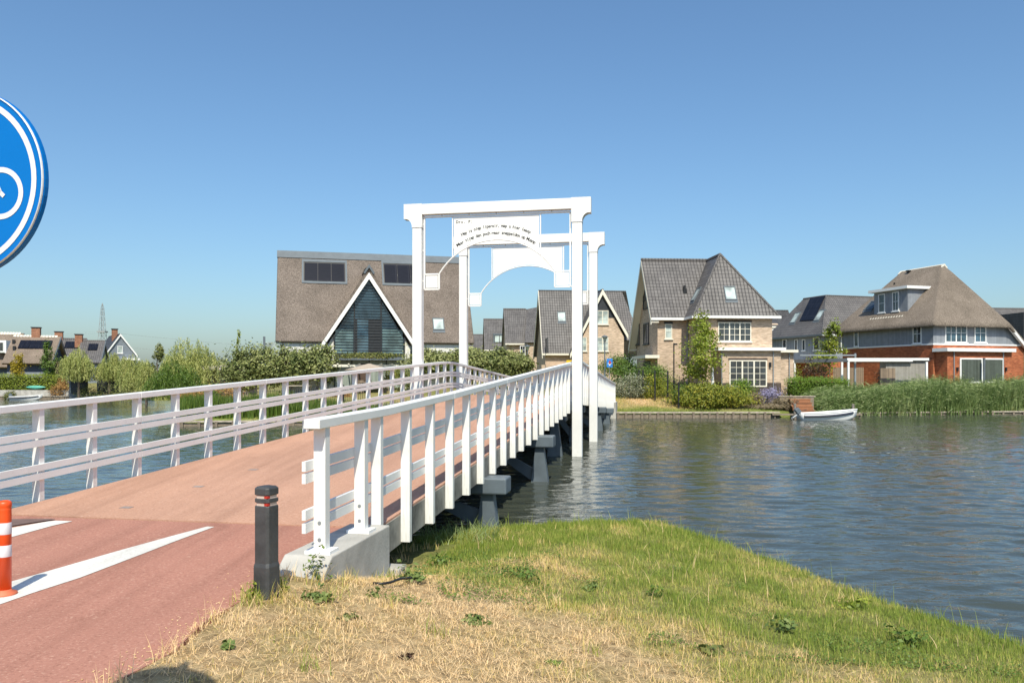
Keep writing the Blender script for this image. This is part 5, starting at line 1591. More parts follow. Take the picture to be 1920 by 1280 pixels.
for nm, x0, x1, rp, ep, Y, cx0, cx1, cy, lab in (('tiled_house', 98, 154, 634, 672, 116, 103, 118, 621, 'slate roofed house with solar panels, second from the pylon across the water'), ('tiled_house', 142, 189, 638, 680, 110, 141, 155, 626, 'smallest dark roofed house with panels beside the pylon foot')):
    H, f = tiled_house(nm, lab, x0, x1, rp, ep, Y, R(19), M['tile_grey'], M['clad_blue'], gut=False, depth=8)
    chimney(H, cx0, cx1, cy, 4.0, f[2][2] - 1.0)
    hh = lambda x, y: H.hp(x, y, *f[:3])
    ll, lr, ul_ = hh(x0 + 22, rp + 19), hh(x1 - 7, rp + 19), hh(x0 + 22, rp + 7)
    lr[2] = ll[2]; lr[1] = ll[1]; ul_[0] = ll[0]
    solar(H.root, f[:3], (ll, lr, ul_), 3, 1, .12)
    q = MB(); L_ = f[1][0]; zr_q, ze_q = f[2][2], f[0][2]
    q.prism([(L_, -.4, ze_q - .05), (L_, 4, zr_q - .05), (L_, 4, zr_q - .5), (L_, -.1, ze_q - .5)], (.1, 0, 0)); q.build('verge_board', M['zinc'], H.root)
# grey boarded gable house
L5 = House('gabled_house', 'grey boarded gable house with white trim and small white window by the pylon', wx(198, 118), 118, 1.7, R(36))
ua5, za5 = L5.hv(226, 625, 0); ul5, zl5 = L5.hv(196, 663, 0); ur5, zr5 = L5.hv(258, 668, 0)
zz = (zl5 + zr5) / 2
mb = MB(); mb.prism([(ul5 + .2, .2, -.6), (ur5 - .2, .2, -.6), (ur5 - .2, .2, zz), (ua5, .2, za5 - .3), (ul5 + .2, .2, zz)], (0, 9, 0)); mb.build('wall', M['clad_blue'], L5.root)
lft = [(ul5, 0, zz), (ua5, 0, za5), (ua5, 9.4, za5), (ul5, 9.4, zz)]
roof_part(L5, 'roof', [lft, [(ur5, 0, zz), (ua5, 0, za5), (ua5, 9.4, za5), (ur5, 9.4, zz)]], M['tile_dark'])
for su in (ul5, ur5):
    q = MB(); q.prism([(ua5, -.05, za5 - .02), (ua5, -.05, za5 - .38), (su, -.05, zz - .3), (su, -.05, zz)], (0, .12, 0)); q.build('bargeboard', M['white'], L5.root)
win_front(L5, 220, 648.5, 230, 662, .2, sashes=1, cols=1, rows=1, gmat=M['glass_pale'])
q = MB(); u0, z0 = L5.hv(228, 673, -.6); u1, _ = L5.hv(262, 673, -.6); q.box(u0, u1, -.8, .2, z0 - .15, z0 + .15); q.build('balcony', M['white'], L5.root)
chimney(L5, 210, 220, 616, 2.6, za5 - 1.3)
# flat garden pavilion right of the big willow
G = House('garden_pavilion', 'low flat roofed garden pavilion with pale roof edge beside the big willow', wx(345, 66), 66, 1.7, R(8), 'pavilion')
u0, zt = G.hv(345, 685, 0); u1, _ = G.hv(470, 685, 0)
_, zf = G.hv(400, 693, 0)
mb = MB(); mb.box(u0 - .2, u1, -.2, 5, zf, zt); mb.build('roof', plain('pale_fascia', (.42, .36, .33), .6), G.root)
ud, _ = G.hv(404, 700, .8)
mb = MB(); mb.box(ud, u1 - .3, .8, 4.8, -.6, zf); mb.build('wall', plain('taupe_render', (.24, .19, .17), .8), G.root)
mb = MB(); mb.box(u0, ud, 3.5, 4.8, -.6, zf); mb.build('rear_wall', M['dark'], G.root)
q = MB(); u, _ = G.hv(398, 710, .5); q.box(u - .08, u + .08, .3, .5, -.6, zf); q.build('post', M['dark'], G.root)

# ------------------------------------------------------------------ things in the foreground
# round blue cycle sign, box rimmed, on a pole
sg = empty('traffic_sign', (-1.768, 2.57, float(path_z(np.array(2.57))) - .08)); tag(sg, 'round blue traffic sign with a white bicycle, cut by the left edge of the picture', 'sign')
SZ = 3.26 - sg.location.z
sd, sn = BD, BN                         # the sign faces people riding towards the bridge
m_blue = plain('sign_blue', (.0, .150, .50), .35, .05, 1.5, spec=.3)
m_swhite = plain('sign_white', (.72, .72, .74), .45, .03)
def disc_ring(mb, r0, r1, y, n=64, mi=0, cx=0.0, cz=0.0):
    c = V3((0, 0, SZ)) + sn * cx + V3((0, 0, cz)) + sd * y
    P = lambda r, t: c + sn * (r * math.cos(t)) + V3((0, 0, r * math.sin(t)))
    for i in range(n):
        a, b = 2 * math.pi * i / n, 2 * math.pi * (i + 1) / n
        if r0 <= 0: mb.poly([c, P(r1, a), P(r1, b)], mi)
        else: mb.poly([P(r0, a), P(r1, a), P(r1, b), P(r0, b)], mi)
def disc_solid(prof):
    """prof: (radius, depth) pairs swept round the sign axis"""
    mb = MB(); n = 72
    c = V3((0, 0, SZ)); P = lambda r, y, t: c + sd * y + sn * (r * math.cos(t)) + V3((0, 0, r * math.sin(t)))
    for (r0, y0), (r1, y1) in zip(prof[:-1], prof[1:]):
        for i in range(n):
            a, b = 2 * math.pi * i / n, 2 * math.pi * (i + 1) / n
            mb.poly([P(r0, y0, a), P(r1, y1, a), P(r1, y1, b), P(r0, y0, b)])
    return mb
disc_solid([(.0001, 0), (.289, 0), (.294, -.002), (.297, .0), (.298, .004), (.300, .008), (.300, .023), (.290, .025), (.289, .006), (.0001, .004)]).build('plate', m_blue, sg)
disc_solid([(.2955, -.0035), (.2975, -.0015), (.2985, .003)]).build('rim_highlight', m_swhite, sg)  # white strip painted as the highlight where the front face meets the rim
mb = MB(); disc_ring(mb, .258, .276, -.0015); mb.build('border_ring', m_swhite, sg)
mb = MB()
for cx_ in (-.145, .145): disc_ring(mb, .066, .083, -.0015, 40, 0, cx_, -.041)
def stroke(x0, z0, x1, z1, w):
    a, b = V3((x0, 0, z0)), V3((x1, 0, z1)); d_ = (b - a) / np.linalg.norm(b - a); n_ = V3((-d_[2], 0, d_[0])) * w / 2
    T = lambda p: V3((0, 0, SZ - .029)) + sn * p[0] + V3((0, 0, p[2])) + sd * -.002
    mb.poly([T(a - n_), T(b - n_), T(b + n_), T(a + n_)])
for q in ((-.145, -.012, -.07, .10, .016), (-.145, -.012, -.01, -.012, .016), (-.01, -.012, .085, .085, .016), (-.07, .085, .085, .085, .016), (-.01, -.012, -.075, .11, .016), (.145, -.012, .075, .125, .016), (-.105, .115, -.05, .115, .018), (.075, .125, .03, .135, .014), (.135, .0, .158, -.022, .014)): stroke(*q)
mb.build('bicycle_symbol', m_swhite, sg)
mb = MB(); c_ = sd * .075; mb.tube([(c_[0], c_[1], 0), (c_[0], c_[1], SZ + .34)], .03, 12); mb.build('pole', M['grey_metal'], sg)
for z in (-.15, .15):
    mb = MB(); mb.obox((0, 0, SZ + z), sn, sd, (0, 0, 1), -.05, .05, .02, .11, -.02, .02); mb.build('clamp', M['grey_metal'], sg)

# black recycled plastic bollard with two light grooves
bx_, by_ = wx(500, 6.2), 6.2
bo = empty('bollard', (bx_, by_, gz(bx_, by_) - .03), R(-24)); tag(bo, 'black square bollard with two pale bands standing at the grass edge', 'bollard')
m_boll = plain('recycled_black_plastic', (.052, .053, .055), .55, .35, 7, .25, 35)
def sq(w, c=.018): return [(-w + c, -w), (w - c, -w), (w, -w + c), (w, w - c), (w - c, w), (-w + c, w), (-w, w - c), (-w, -w + c)]
def loft(levels):
    mb = MB(); b = None
    for (w, z) in levels:
        k = len(mb.v); mb.v += [(x, y, z) for x, y in sq(w)]
        if b is not None:
            for i in range(8): mb.f.append((b + i, b + (i + 1) % 8, k + (i + 1) % 8, k + i)); mb.m.append(0)
        else: mb.f.append(tuple(range(7, -1, -1))); mb.m.append(0)
        b = k
    mb.f.append(tuple(range(b, b + 8))); mb.m.append(0)
    return mb
zb_ = .03
loft([(.077, -.3), (.077, .27), (.070, .30), (.070, .735), (.064, .740)]).build('body', m_boll, bo, bevel=.003, seg=1)
m_band = plain('pale_salmon_band', (.58, .45, .38), .5, .1)
loft([(.0615, .735), (.0615, .765)]).build('band', m_band, bo)
loft([(.064, .764), (.070, .768), (.070, .792), (.064, .796)]).build('collar', m_boll, bo)
loft([(.0615, .795), (.0615, .822)]).build('band', m_band, bo)
m_redref = plain('red_reflector', (.45, .03, .02), .3)
for z0, z1 in ((.742, .763), (.799, .818)):
    mb = MB(); mb.box(.030, .0628, -.0628, -.0612, z0, z1); mb.box(.0612, .0628, -.0628, -.035, z0, z1); mb.build('reflector', m_redref, bo)
loft([(.064, .820), (.071, .825), (.071, .872), (.058, .886), (.02, .893)]).build('cap', m_boll, bo, bevel=.003, seg=1)

# orange flexible delineator post with white bands
dx_, dy_ = wx(8, 6.25), 6.25
de = empty('delineator_post', (dx_, dy_, float(path_z(np.array(dy_))))); tag(de, 'orange and white striped marker post standing inside the white road marking', 'marker post')
m_or = plain('orange_plastic', (.80, .085, .012), .42, .06, 5)
m_or2 = plain('dull_orange_rubber', (.62, .15, .07), .6, .1, 5)
mb = MB(); mb.lathe([(.088, 0), (.092, .008), (.088, .02), (.055, .035), (.050, .045)], seg=28); mb.build('base', m_or2, de, smooth=True)
mb = MB(); mb.lathe([(.050, .03), (.050, .625), (.049, .66), (.0505, .672), (.047, .68), (.052, .69), (.052, .715), (.046, .728), (.034, .734), (.030, .722), (.001, .721)], seg=28); mb.build('tube', m_or, de, smooth=True)
for z0, z1 in ((.30, .39), (.475, .565)):
    mb = MB(); mb.lathe([(.0508, z0), (.0512, z0 + .001), (.0512, z1 - .001), (.0508, z1)], seg=28); mb.build('reflective_band', m_swhite, de, smooth=True)
# thin black pipe in the grass
mb = MB(); P_ = []
for px, py, z in ((700, 1098, 0), (715, 1101, .01), (733, 1102, .03), (750, 1099, .05), (772, 1097, .05)):
    zz_ = .55
    for _ in range(8):
        Y = (CAMZ - zz_) * FPX / (py - HY); X = wx(px, Y); zz_ = gz(X, Y)
    P_.append((X, Y, zz_ + .02 + z))
mb.tube(P_, .012, 8); tag(mb.build('pipe', M['black'], smooth=True), 'thin black pipe sticking out of the grass near the abutment wall', 'pipe')

# ------------------------------------------------------------------ far bank: revetments, boats, jetty
def revetment(pts, label, zt=.36, step=.52, mat='wood_pale'):
    pts = [V3((x, y, 0)) for x, y in pts]
    root = empty('timber_revetment', tuple(pts[0])); tag(root, label, 'revetment')
    O = pts[0]
    pm = MB(); pm.box(-.07, .07, -.07, .05, -.9, zt + .01); pmesh = pm.mesh('post', M['wood_old'])
    for a, b in zip(pts[:-1], pts[1:]):
        d = b - a; L = np.linalg.norm(d); d /= L; n = V3((d[1], -d[0], 0))
        mb = MB(); mb.obox(a - O, d, ZA, n, 0, L, -.9, zt - .09, .0, .05); mb.build('board', M['wood_old'], root)
        mb = MB(); mb.obox(a - O, d, ZA, n, 0, L, zt - .05, zt + .04, -.08, .14); mb.build('cap_rail', M[mat], root)
        k = 0.25
        while k < L:
            p = a - O + d * k + n * .10
            link('post', pmesh, root, (p[0], p[1], random.uniform(-.05, .02)), math.atan2(d[1], d[0])); k += step
revetment([(4.6, 51.75), (6.6, 51.9), (11.5, 51.95), (17.4, 52.1)], 'low timber revetment of pale posts along the bank below the beige house')
revetment([(-18, 43.1), (-14, 43.4), (-8, 44.9), (-2, 47.5)], 'low timber revetment along the bank left of the bridge', .26, .9)
revetment([(18.9, 53.8), (25, 55.1), (33, 56.7), (46, 58.2)], 'half hidden timber edging at the foot of the reeds', .2, .8)
revetment([(-75, 96.5), (-52, 96.4), (-50, 96)], 'distant timber edging below the cream garden wall across the water', .35, 1.6)

def boat(px, py, Y, L, label, stripe, rz=0.0, motor=True):
    g2 = np.random.default_rng(5)
    X = wx(px, Y)
    root = empty('motor_boat', (X, Y, 0), rz); tag(root, label, 'boat')
    ns, nc = 15, 9
    hull = MB(); secs = []
    for i in range(ns):
        t = i / (ns - 1)
        w = .68 * (1 - max(0, (t - .45) / .55) ** 2.2) * (.9 + .1 * min(1, t / .3)) * L / 3.5 + .012
        keel = -.16 + .34 * max(0, (t - .6) / .4) ** 2.4
        sheer = (.40 + .24 * t ** 2) * L / 3.5
        row = []
        for j in range(nc):
            a = -1 + 2 * j / (nc - 1)
            f = abs(a) ** .28
            z = keel + (sheer - keel) * abs(a) ** 2.1
            row.append((-L / 2 + L * t + .12 * abs(a) * (t > .99), np.sign(a) * w * f, z))
        secs.append(row)
    b = 0
    for r in secs: hull.v += [tuple(map(float, p)) for p in r]
    for i in range(ns - 1):
        for j in range(nc - 1):
            hull.f.append((i * nc + j, i * nc + j + 1, (i + 1) * nc + j + 1, (i + 1) * nc + j)); hull.m.append(0)
    hull.f.append(tuple(reversed(range(nc)))); hull.m.append(0)
    h = hull.build('hull', M['white'], root, smooth=True)
    md = h.modifiers.new('thickness', 'SOLIDIFY'); md.thickness = .035; md.offset = -1
    # gunwale, dark rubbing strake, thwarts
    for sgn in (0, -1):
        mb = MB(); mb.tube([V3(r[sgn]) + V3((0, 0, .01)) for r in secs], .032, 6); mb.build('gunwale', M['white'], root)
        mb = MB(); mb.tube([V3(r[sgn]) * V3((1, 1.015, 1)) + V3((0, 0, -.16 * L / 3.5)) for r in secs[:-1]], .075, 6); mb.build('rubbing_strake', stripe, root)
    for t in (3, 8):
        r = secs[t]; mb = MB(); mb.box(r[0][0] - .13, r[0][0] + .13, r[0][1] * .92, -r[0][1] * .92, .24, .28); mb.build('thwart', M['wood_pale'], root)
    if motor:
        x = -L / 2 - .06
        mo = empty('outboard_motor', (x, 0, .42), parent=root)
        mb = MB(); mb.obox((0, 0, 0), V3((.8, 0, .6)), VA, V3((-.6, 0, .8)), -.14, .16, -.13, .13, 0, .34); mb.build('cowl', M['steel_blue'], mo, bevel=.05, seg=3)
        mb = MB(); mb.obox((0, 0, 0), V3((.8, 0, .6)), VA, V3((-.6, 0, .8)), -.08, .08, -.06, .06, -.16, .0); mb.tube([(-.05, 0, -.05), (-.42, 0, -.30)], .05, 8); mb.build('motor_leg', M['grey_metal'], mo)
        mb = MB()
        for a in (0, 2.1, 4.2): mb.obox((-.46, 0, -.30), V3((0, math.cos(a), math.sin(a))), V3((.4, -math.sin(a), math.cos(a))), V3((1, 0, 0)), 0, .12, -.03, .03, -.01, .01)
        mb.build('propeller', M['grey_metal'], mo)
        mb = MB(); mb.tube([(.1, 0, .1), (.5, .05, .22)], .018, 6); mb.build('tiller', M['black'], mo)
    return root
m_navy = plain('navy_strake', (.05, .055, .08), .5)
boat(1552, 786, 49.6, 3.5, 'small white open boat with dark stripe and outboard moored by the reeds', m_navy, R(3))
boat(50, 748, 93.5, 3.4, 'white boat with outboard moored below the cream garden wall far left', m_navy, R(2))
for px, py0, Y, lab in ((1490.5, 757, 50.6, 'grey mooring pole at the outboard end of the white boat'), (1599.5, 758, 50.9, 'grey mooring pole at the bow of the white boat')):
    X = wx(px, Y); mb = MB(); zt = CAMZ + (HY - py0) / FPX * Y; mb.tube([(0, 0, -1), (0, 0, zt)], .085, 10); mb.tube([(0, 0, zt), (0, 0, zt + .03)], [.085, .05], 10)
    tag(mb.build('mooring_pole', M['trunk_grey'], None, (X, Y, 0)), lab, 'mooring pole')
# jetty stage of brown boards with steps
jt = empty('wooden_jetty', (wx(1515, 52), 52.6, .3)); tag(jt, 'red brown boarded landing stage with steps behind the white boat', 'jetty')
for i in range(5):
    mb = MB(); mb.box(-.6, .75, .25 * i, .25 * i + .08, .24 * i - .35, .24 * i - .12); mb.build('riser', M['wood_brown'], jt)
    mb = MB(); mb.box(-.65, .8, .25 * i - .02, .25 * i + .27, .24 * i - .12, .24 * i - .07); mb.build('tread', M['wood_brown'], jt)
mb = MB(); mb.box(-1.2, 1.1, 1.3, 1.5, .1, 1.02); mb.build('retaining_wall', M['wood_old'], jt)
mb = MB(); mb.box(-1.3, 1.2, 1.25, 1.55, 1.021, 1.08); mb.build('coping', M['wood_pale'], jt)
mb = MB(); mb.box(-2.4, 3.4, -.9, -.3, -.12, -.04); mb.build('walkway', M['wood_old'], jt)
for k in (-2.2, -.6, 1.0, 2.6, 3.3):
    mb = MB(); mb.tube([(k, -.75, -1.2), (k, -.75, -.05)], .06, 8); mb.build('pile', M['wood_old'], jt)

# reeds in front of the thatched house
g = np.random.default_rng(31)
n = 15000
x = g.uniform(wx(1537, 54), wx(1935, 57) + 6, n); y = 53.9 + (x - 19) * .20 + g.uniform(-.25, 3.0, n)
edge = np.interp(x, [wx(1537, 54), wx(1565, 55), wx(1640, 55), wx(1760, 56)], [.30, .55, .78, 1.0])
keep = signed(FAR, x, y) > -.35; x, y, edge = x[keep], y[keep], edge[keep]; n = len(x)
zb_ = np.maximum(ground_z(x, y), -.1)
topz = (1.25 + .8 * vnoise(x, y, .45, 3) + .35 * vnoise(x, y, 1.7, 4) + g.normal(size=n) * .22) * edge
me = blade_mesh('reeds', np.stack([x, y, zb_], -1), np.maximum(topz, .3), g.uniform(.15, 1.15, n), np.full(n, .05) * g.uniform(.6, 1.3, n), g, LEAF['reed'], np.clip(vnoise(x, y, 1.1, 6) * .5 + g.uniform(0, .55, n), 0, 1), seg=3)
rl = g.integers(0, n, 26000)
tt = g.uniform(.25, 1.0, len(rl)); hh_ = np.maximum(topz, .3)[rl]
c_ = np.stack([x[rl], y[rl], zb_[rl] + hh_ * tt * .95], -1) + g.normal(size=(len(rl), 3)) * np.array([.12, .12, .03])
az = g.uniform(0, 6.28, len(rl)); dr = g.uniform(-.7, .5, len(rl))
a_ = np.stack([np.cos(az), np.sin(az), dr], -1); a_ *= (g.uniform(.12, .26, len(rl)) / np.linalg.norm(a_, axis=1))[:, None]
b_ = np.cross(a_, rand_unit(len(rl), g)); b_ *= (.020 / (np.linalg.norm(b_, axis=1) + 1e-9))[:, None]
v_, f_ = quads_from(c_, a_, b_)
tag(link('reed_leaves', np_mesh('reed_leaves', v_, f_, LEAF['reed'], np.clip(g.uniform(.25, 1.1, len(rl)), 0, 1))), 'arching leaves of the reed bed before the thatched house', 'reeds', kind='stuff')
tag(link('reeds', me), 'dense green reed bed along the bank before the thatched house', 'reeds', kind='stuff')
# reeds and tall grass left of the bridge
n = 9000
x = g.uniform(-19, 1.5, n); y = np.interp(x, [-20, -18, -14, -8, -1, 4], [47, 43.3, 43.6, 45.1, 48.2, 51.6]) + g.uniform(.1, 2.2, n)
hgt = (.35 + .75 * vnoise(x, y, .5, 3) + g.uniform(0, .3, n)) * np.where(x < -12.5, 1.15, .8)
keep = signed(FAR, x, y) > .05; x, y, hgt = x[keep], y[keep], hgt[keep]; n = len(x)
me = blade_mesh('shore_grass', np.stack([x, y, ground_z(x, y)], -1), hgt, g.uniform(.05, .4, n), np.full(n, .035), g, LEAF['green'], g.uniform(.1, 1, n), seg=3)
tag(link('shore_grass', me), 'tall bright green waterside grass left of the bridge', 'grass', kind='stuff')
# rough grass on the far lawn beside the bridge
x = g.uniform(4.5, 13.5, 14000); y = g.uniform(51.9, 58, 14000)
n = len(x); me = blade_mesh('lawn_grass', np.stack([x, y, ground_z(x, y)], -1), g.uniform(.03, .12, n), g.uniform(.01, .08, n), np.full(n, .02), g, LEAF['straw'], np.clip(greenness(x, y) + g.normal(size=n) * .15, 0, 1))
tag(link('lawn_grass', me), 'dry lawn grass on the far bank right of the bridge end', 'grass', kind='stuff')

# ------------------------------------------------------------------ plants of the far bank
# right of the bridge
shrub('shrub', 1182, 57.5, 62, 703, 742, 'grey green variegated bush at the right of the far bridge end', 'vari', nleaf=4200, seed=1)
shrub('shrub', 1190, 60.5, 95, 683, 712, 'leafy green bush behind the variegated bush', 'green', nleaf=4200, seed=2, size=.07)
shrub('shrub', 1235, 60.0, 56, 685, 730, 'bright green clipped bush at the corner of the beige house', 'hedge', nleaf=4200, seed=3)
shrub('shrub', 1230, 57.6, 70, 708, 745, 'yellow green bush behind the black fence posts', 'yellowgreen', nleaf=3600, seed=4)
shrub('shrub', 1280, 55.0, 50, 722, 775, 'green bush at the foot of the dark lamp post', 'green', nleaf=2800, seed=5)
shrub('shrub', 1318, 53.9, 104, 720, 784, 'spreading yellow green shrub overhanging the timber revetment, larger half', 'yellowgreen', nleaf=7000, seed=6, size=.075, nclump=80)
shrub('shrub', 1376, 53.8, 76, 728, 782, 'yellow green shrub beside the lilac flowers, above the revetment', 'yellowgreen', nleaf=5200, seed=7, size=.07, nclump=60)
shrub('shrub', 1386, 57.8, 56, 713, 742, 'rounded fresh green box bush under the french windows', 'hedge', nleaf=4200, seed=8)
shrub('flower_bush', 1447, 55.5, 42, 728, 758, 'lilac flowering bush by the landing stage', 'lilac', cat='flowers', nleaf=3000, seed=9, size=.045)
shrub('shrub', 1415, 54.6, 32, 738, 768, 'grey green low shrub left of the lilac flowers', 'heath', nleaf=1800, seed=10)
shrub('shrub', 1470, 54.0, 46, 745, 776, 'brown dry heath plant in front of the landing stage', 'heath', nleaf=2600, seed=11)
shrub('shrub', 1435, 53.6, 60, 757, 780, 'low dry planting along the revetment under the lilac flowers', 'heath', nleaf=2200, seed=12)
hedge('hedge', wx(1479, 58.5), wx(1588, 58.5), 57.9, 59.3, gz(wx(1530, 58.5), 58.5) - .1, CAMZ + (HY - 712) / FPX * 58.5, 'bright green clipped hedge between the beige house and the reeds')
shrub('shrub', 1527, 62, 52, 672, 712, 'dark maroon leaved shrub behind the bright hedge', 'maroon', nleaf=3600, seed=13)
shrub('shrub', 1495, 61.5, 20, 690, 715, 'small lime green plant beside the maroon shrub', 'lime', nleaf=900, seed=14)
tree('tree', 1314, 57.0, 600, 'slender green tree before the corner of the beige house', crown_w=1.45, crown_z=1.7, leaf='lime', size=.105, nleaf=3800, nclump=60, lobes=4, seed=19, tr=.06, spread=.30)
tree('tree', 1556, 66, 620, 'bright green sapling before the solar panelled house', crown_w=1.5, crown_z=2.0, leaf='lime', size=.11, nleaf=3000, nclump=34, lobes=3, seed=16, tr=.05, spread=.25)
tree('tree', 1160, 70, 668, 'leafy green garden tree right of the far portal post', crown_w=1.8, crown_z=.8, leaf='green', size=.09, nleaf=3600, seed=17)
shrub('shrub', 1912, 66, 60, 655, 720, 'green bush at the right of the thatched house', 'green', nleaf=2800, seed=18, size=.08)
shrub('shrub', 1655, 62, 26, 695, 725, 'dry yellow bush before the grey shed', 'heath', nleaf=1500, seed=19)
# clipped evergreen standards, left and right of the glass gable
ev = [(452, 56.5, 655, 'first clipped evergreen tree of the row, next to the pavilion'), (500, 56.8, 652, 'second clipped evergreen tree from the pavilion'), (548, 57.0, 652, 'third clipped evergreen tree from the pavilion'), (597, 57.2, 652, 'clipped evergreen tree touching the left foot of the glass gable'),
      (795, 60.5, 655, 'clipped evergreen tree right behind the left portal post'), (838, 60.8, 658, 'clipped evergreen tree between the two left portal posts'), (886, 61.0, 654, 'clipped evergreen tree at the right end of the villa roof'), (930, 61.2, 656, 'clipped evergreen tree below the box dormer roof'), (965, 61.4, 660, 'last clipped evergreen tree of the row, nearest the blue sign')]
for i, (px, Y, tp, lab) in enumerate(ev):
    tree('evergreen_tree', px, Y, tp, lab, crown_w=1.28, crown_z=1.0, leaf='laurel', size=.105, nleaf=5200, nclump=70, group='clipped evergreen trees by the villa', seed=40 + i, tr=.06, spread=.2, squash=.9, bark='trunk_grey', hollow=.55)
tree('tree', 445, 72, 630, 'thin young tree rising above the evergreen row', crown_w=.38, crown_z=2.5, leaf='lime', size=.10, nleaf=600, nclump=24, lobes=3, seed=60, tr=.04)
shrub('creeper', 745, 57.3, 52, 690, 725, 'yellow green creeper on the pergola right of the parasol', 'yellowgreen', cat='creeper', nleaf=3000, seed=61, zb=2.1)
shrub('creeper', 690, 56.9, 125, 661, 672, 'thin creeper trailing along the pergola beam under the gable', 'olive', cat='creeper', nleaf=2600, seed=62, zb=3.95, depth=.4)
# garden left of the bridge
shrub('shrub', 420, 50, 70, 722, 752, 'bronze leaved shrub behind the iron fence', 'orange', nleaf=2200, seed=63)
shrub('shrub', 385, 49, 60, 725, 752, 'green shrub behind the iron fence near the big willow', 'green', nleaf=2200, seed=64)
hedge('ornamental_grass', wx(338, 48), wx(385, 48), 47.6, 48.2, gz(wx(360, 48), 48), CAMZ + (HY - 738) / FPX * 48, 'rust orange ornamental grass bed left of the bridge', leaf='orange', nleaf=2600, cat='plant bed')
shrub('shrub', 640, 52, 40, 738, 756, 'small orange flowering plant on the villa lawn', 'orange', nleaf=900, seed=65)
shrub('shrub', 760, 56, 34, 665, 740, 'tall green climber right of the glass gable', 'laurel', nleaf=2600, seed=66)

def willow(px, Y, w_px, top_py, bot_py, label, seed, nst=420, leaf='willow', lean=0):
    g2 = np.random.default_rng(seed)
    X = wx(px, Y); zb = gz(X, Y) - .05
    zt = CAMZ + (HY - top_py) / FPX * Y - zb; zl = max(CAMZ + (HY - bot_py) / FPX * Y - zb, .15)
    w = w_px / FPX * Y / 2
    root = empty('willow_tree', (X, Y, zb)); tag(root, label, 'tree')
    n = nst
    K = 6
    lc = [(0, 0, 1.0, .55)] + [(math.cos(q) * w * g2.uniform(.35, .62), math.sin(q) * w * g2.uniform(.3, .55), g2.uniform(.62, .95), g2.uniform(.36, .5)) for q in np.linspace(0, 5.2, K - 1) + g2.uniform(0, 1)]
    li = g2.integers(0, K, n); lc = np.array(lc)
    a = g2.uniform(0, 6.28, n); r = np.sqrt(g2.uniform(0, 1, n))
    sx = lc[li, 0] + np.cos(a) * r * w * lc[li, 3]; sy = lc[li, 1] + np.sin(a) * r * w * lc[li, 3] * .9
    sz = zl + (zt - zl) * lc[li, 2] * (1 - .38 * r ** 2.0) * g2.uniform(.86, 1.0, n)
    bot = zl + (sz - zl) * g2.uniform(0, .6, n) ** 1.3
    cs, tn, ax = [], [], []
    for i in range(n):
        L = sz[i] - bot[i]
        k = int(max(6, L / .075))
        t = np.linspace(0, 1, k)
        ox = np.cos(a[i]) * (.25 * np.sin(t * 1.5)) + np.sin(t * 5 + i) * .05 + lean * t * .4
        oy = np.sin(a[i]) * (.25 * np.sin(t * 1.5)) + np.cos(t * 4 + i) * .05
        cs.append(np.stack([sx[i] + ox, sy[i] + oy, sz[i] - L * t], -1)); tn.append(np.full(k, g2.uniform(0, .7)) + g2.uniform(0, .3, k))
    c = np.concatenate(cs); t = np.concatenate(tn); m_ = len(c)
    c = c + g2.normal(size=(m_, 3)) * .05
    d = np.stack([g2.normal(size=m_) * .45, g2.normal(size=m_) * .45, -np.ones(m_)], -1); d /= np.linalg.norm(d, axis=1)[:, None]
    s_ = np.cross(d, rand_unit(m_, g2)); s_ /= np.linalg.norm(s_, axis=1)[:, None]
    sc = (Y / 55) ** .5
    v, f = quads_from(c, d * g2.uniform(.07, .14, m_)[:, None] * sc, s_ * .024 * sc)
    link('crown', np_mesh('crown', v, f, LEAF[leaf], np.clip(t, 0, 1)), root)
    limbs = [(g2.uniform(.5, .95), (math.cos(q) * w * .5, math.sin(q) * w * .5, zt * .75)) for q in np.linspace(0, 5.5, 6)]
    trunk('trunk', (0, 0, 0), (0, 0, zt * .7), .16 * sc, .06, M['trunk'], root, g2, limbs)
willow(345, 62, 118, 628, 735, 'tall weeping willow left of the garden pavilion', 70, 620, lean=.2)
willow(325, 50, 110, 672, 748, 'lower weeping willow overhanging the waterside left of the bridge', 71, 560, 'green')
willow(147, 95, 66, 646, 715, 'weeping willow behind the nearer black panel across the water', 72, 420)
willow(205, 96, 52, 656, 715, 'weeping willow behind the farther black panel', 73, 340)
willow(250, 90, 56, 660, 735, 'weeping willow below the grey gable house', 74, 380)
willow(275, 80, 36, 672, 735, 'small loose willow left of the tall one', 75, 220)
tree('tree', 295, 100, 650, 'thin grey poplar between the willows', crown_w=1.2, crown_z=1.5, leaf='olive', size=.14, nleaf=1600, nclump=30, lobes=4, seed=76, tr=.08)
tree('tree', 37, 98.5, 666, 'small golden yellow tree before the navy wall', crown_w=.95, crown_z=1.6, leaf='yellow', size=.11, nleaf=2400, nclump=40, lobes=3, seed=77, tr=.05)
tree('tree', 92, 98.5, 650, 'dark green young tree at the right end of the thatched house', crown_w=1.15, crown_z=1.5, leaf='green', size=.12, nleaf=2600, nclump=36, lobes=3, seed=78, tr=.05)
tree('tree', 110, 98, 676, 'thin reddish young tree beside the dark green one', crown_w=.5, crown_z=1.8, leaf='maroon', size=.09, nleaf=500, nclump=14, seed=79, tr=.04)
for i, (px, Y, tp, w_, lab) in enumerate(((400, 110, 676, 3.2, 'far low trees right of the tall willow'), (430, 125, 688, 3.0, 'distant bush line behind the pavilion roof'), (385, 130, 660, 2.4, 'feathery far tree at the right edge of the tall willow'))):
    tree('tree', px, Y, tp, lab, crown_w=w_, crown_z=.6, leaf='olive', size=.2, nleaf=1800, nclump=40, seed=90 + i)
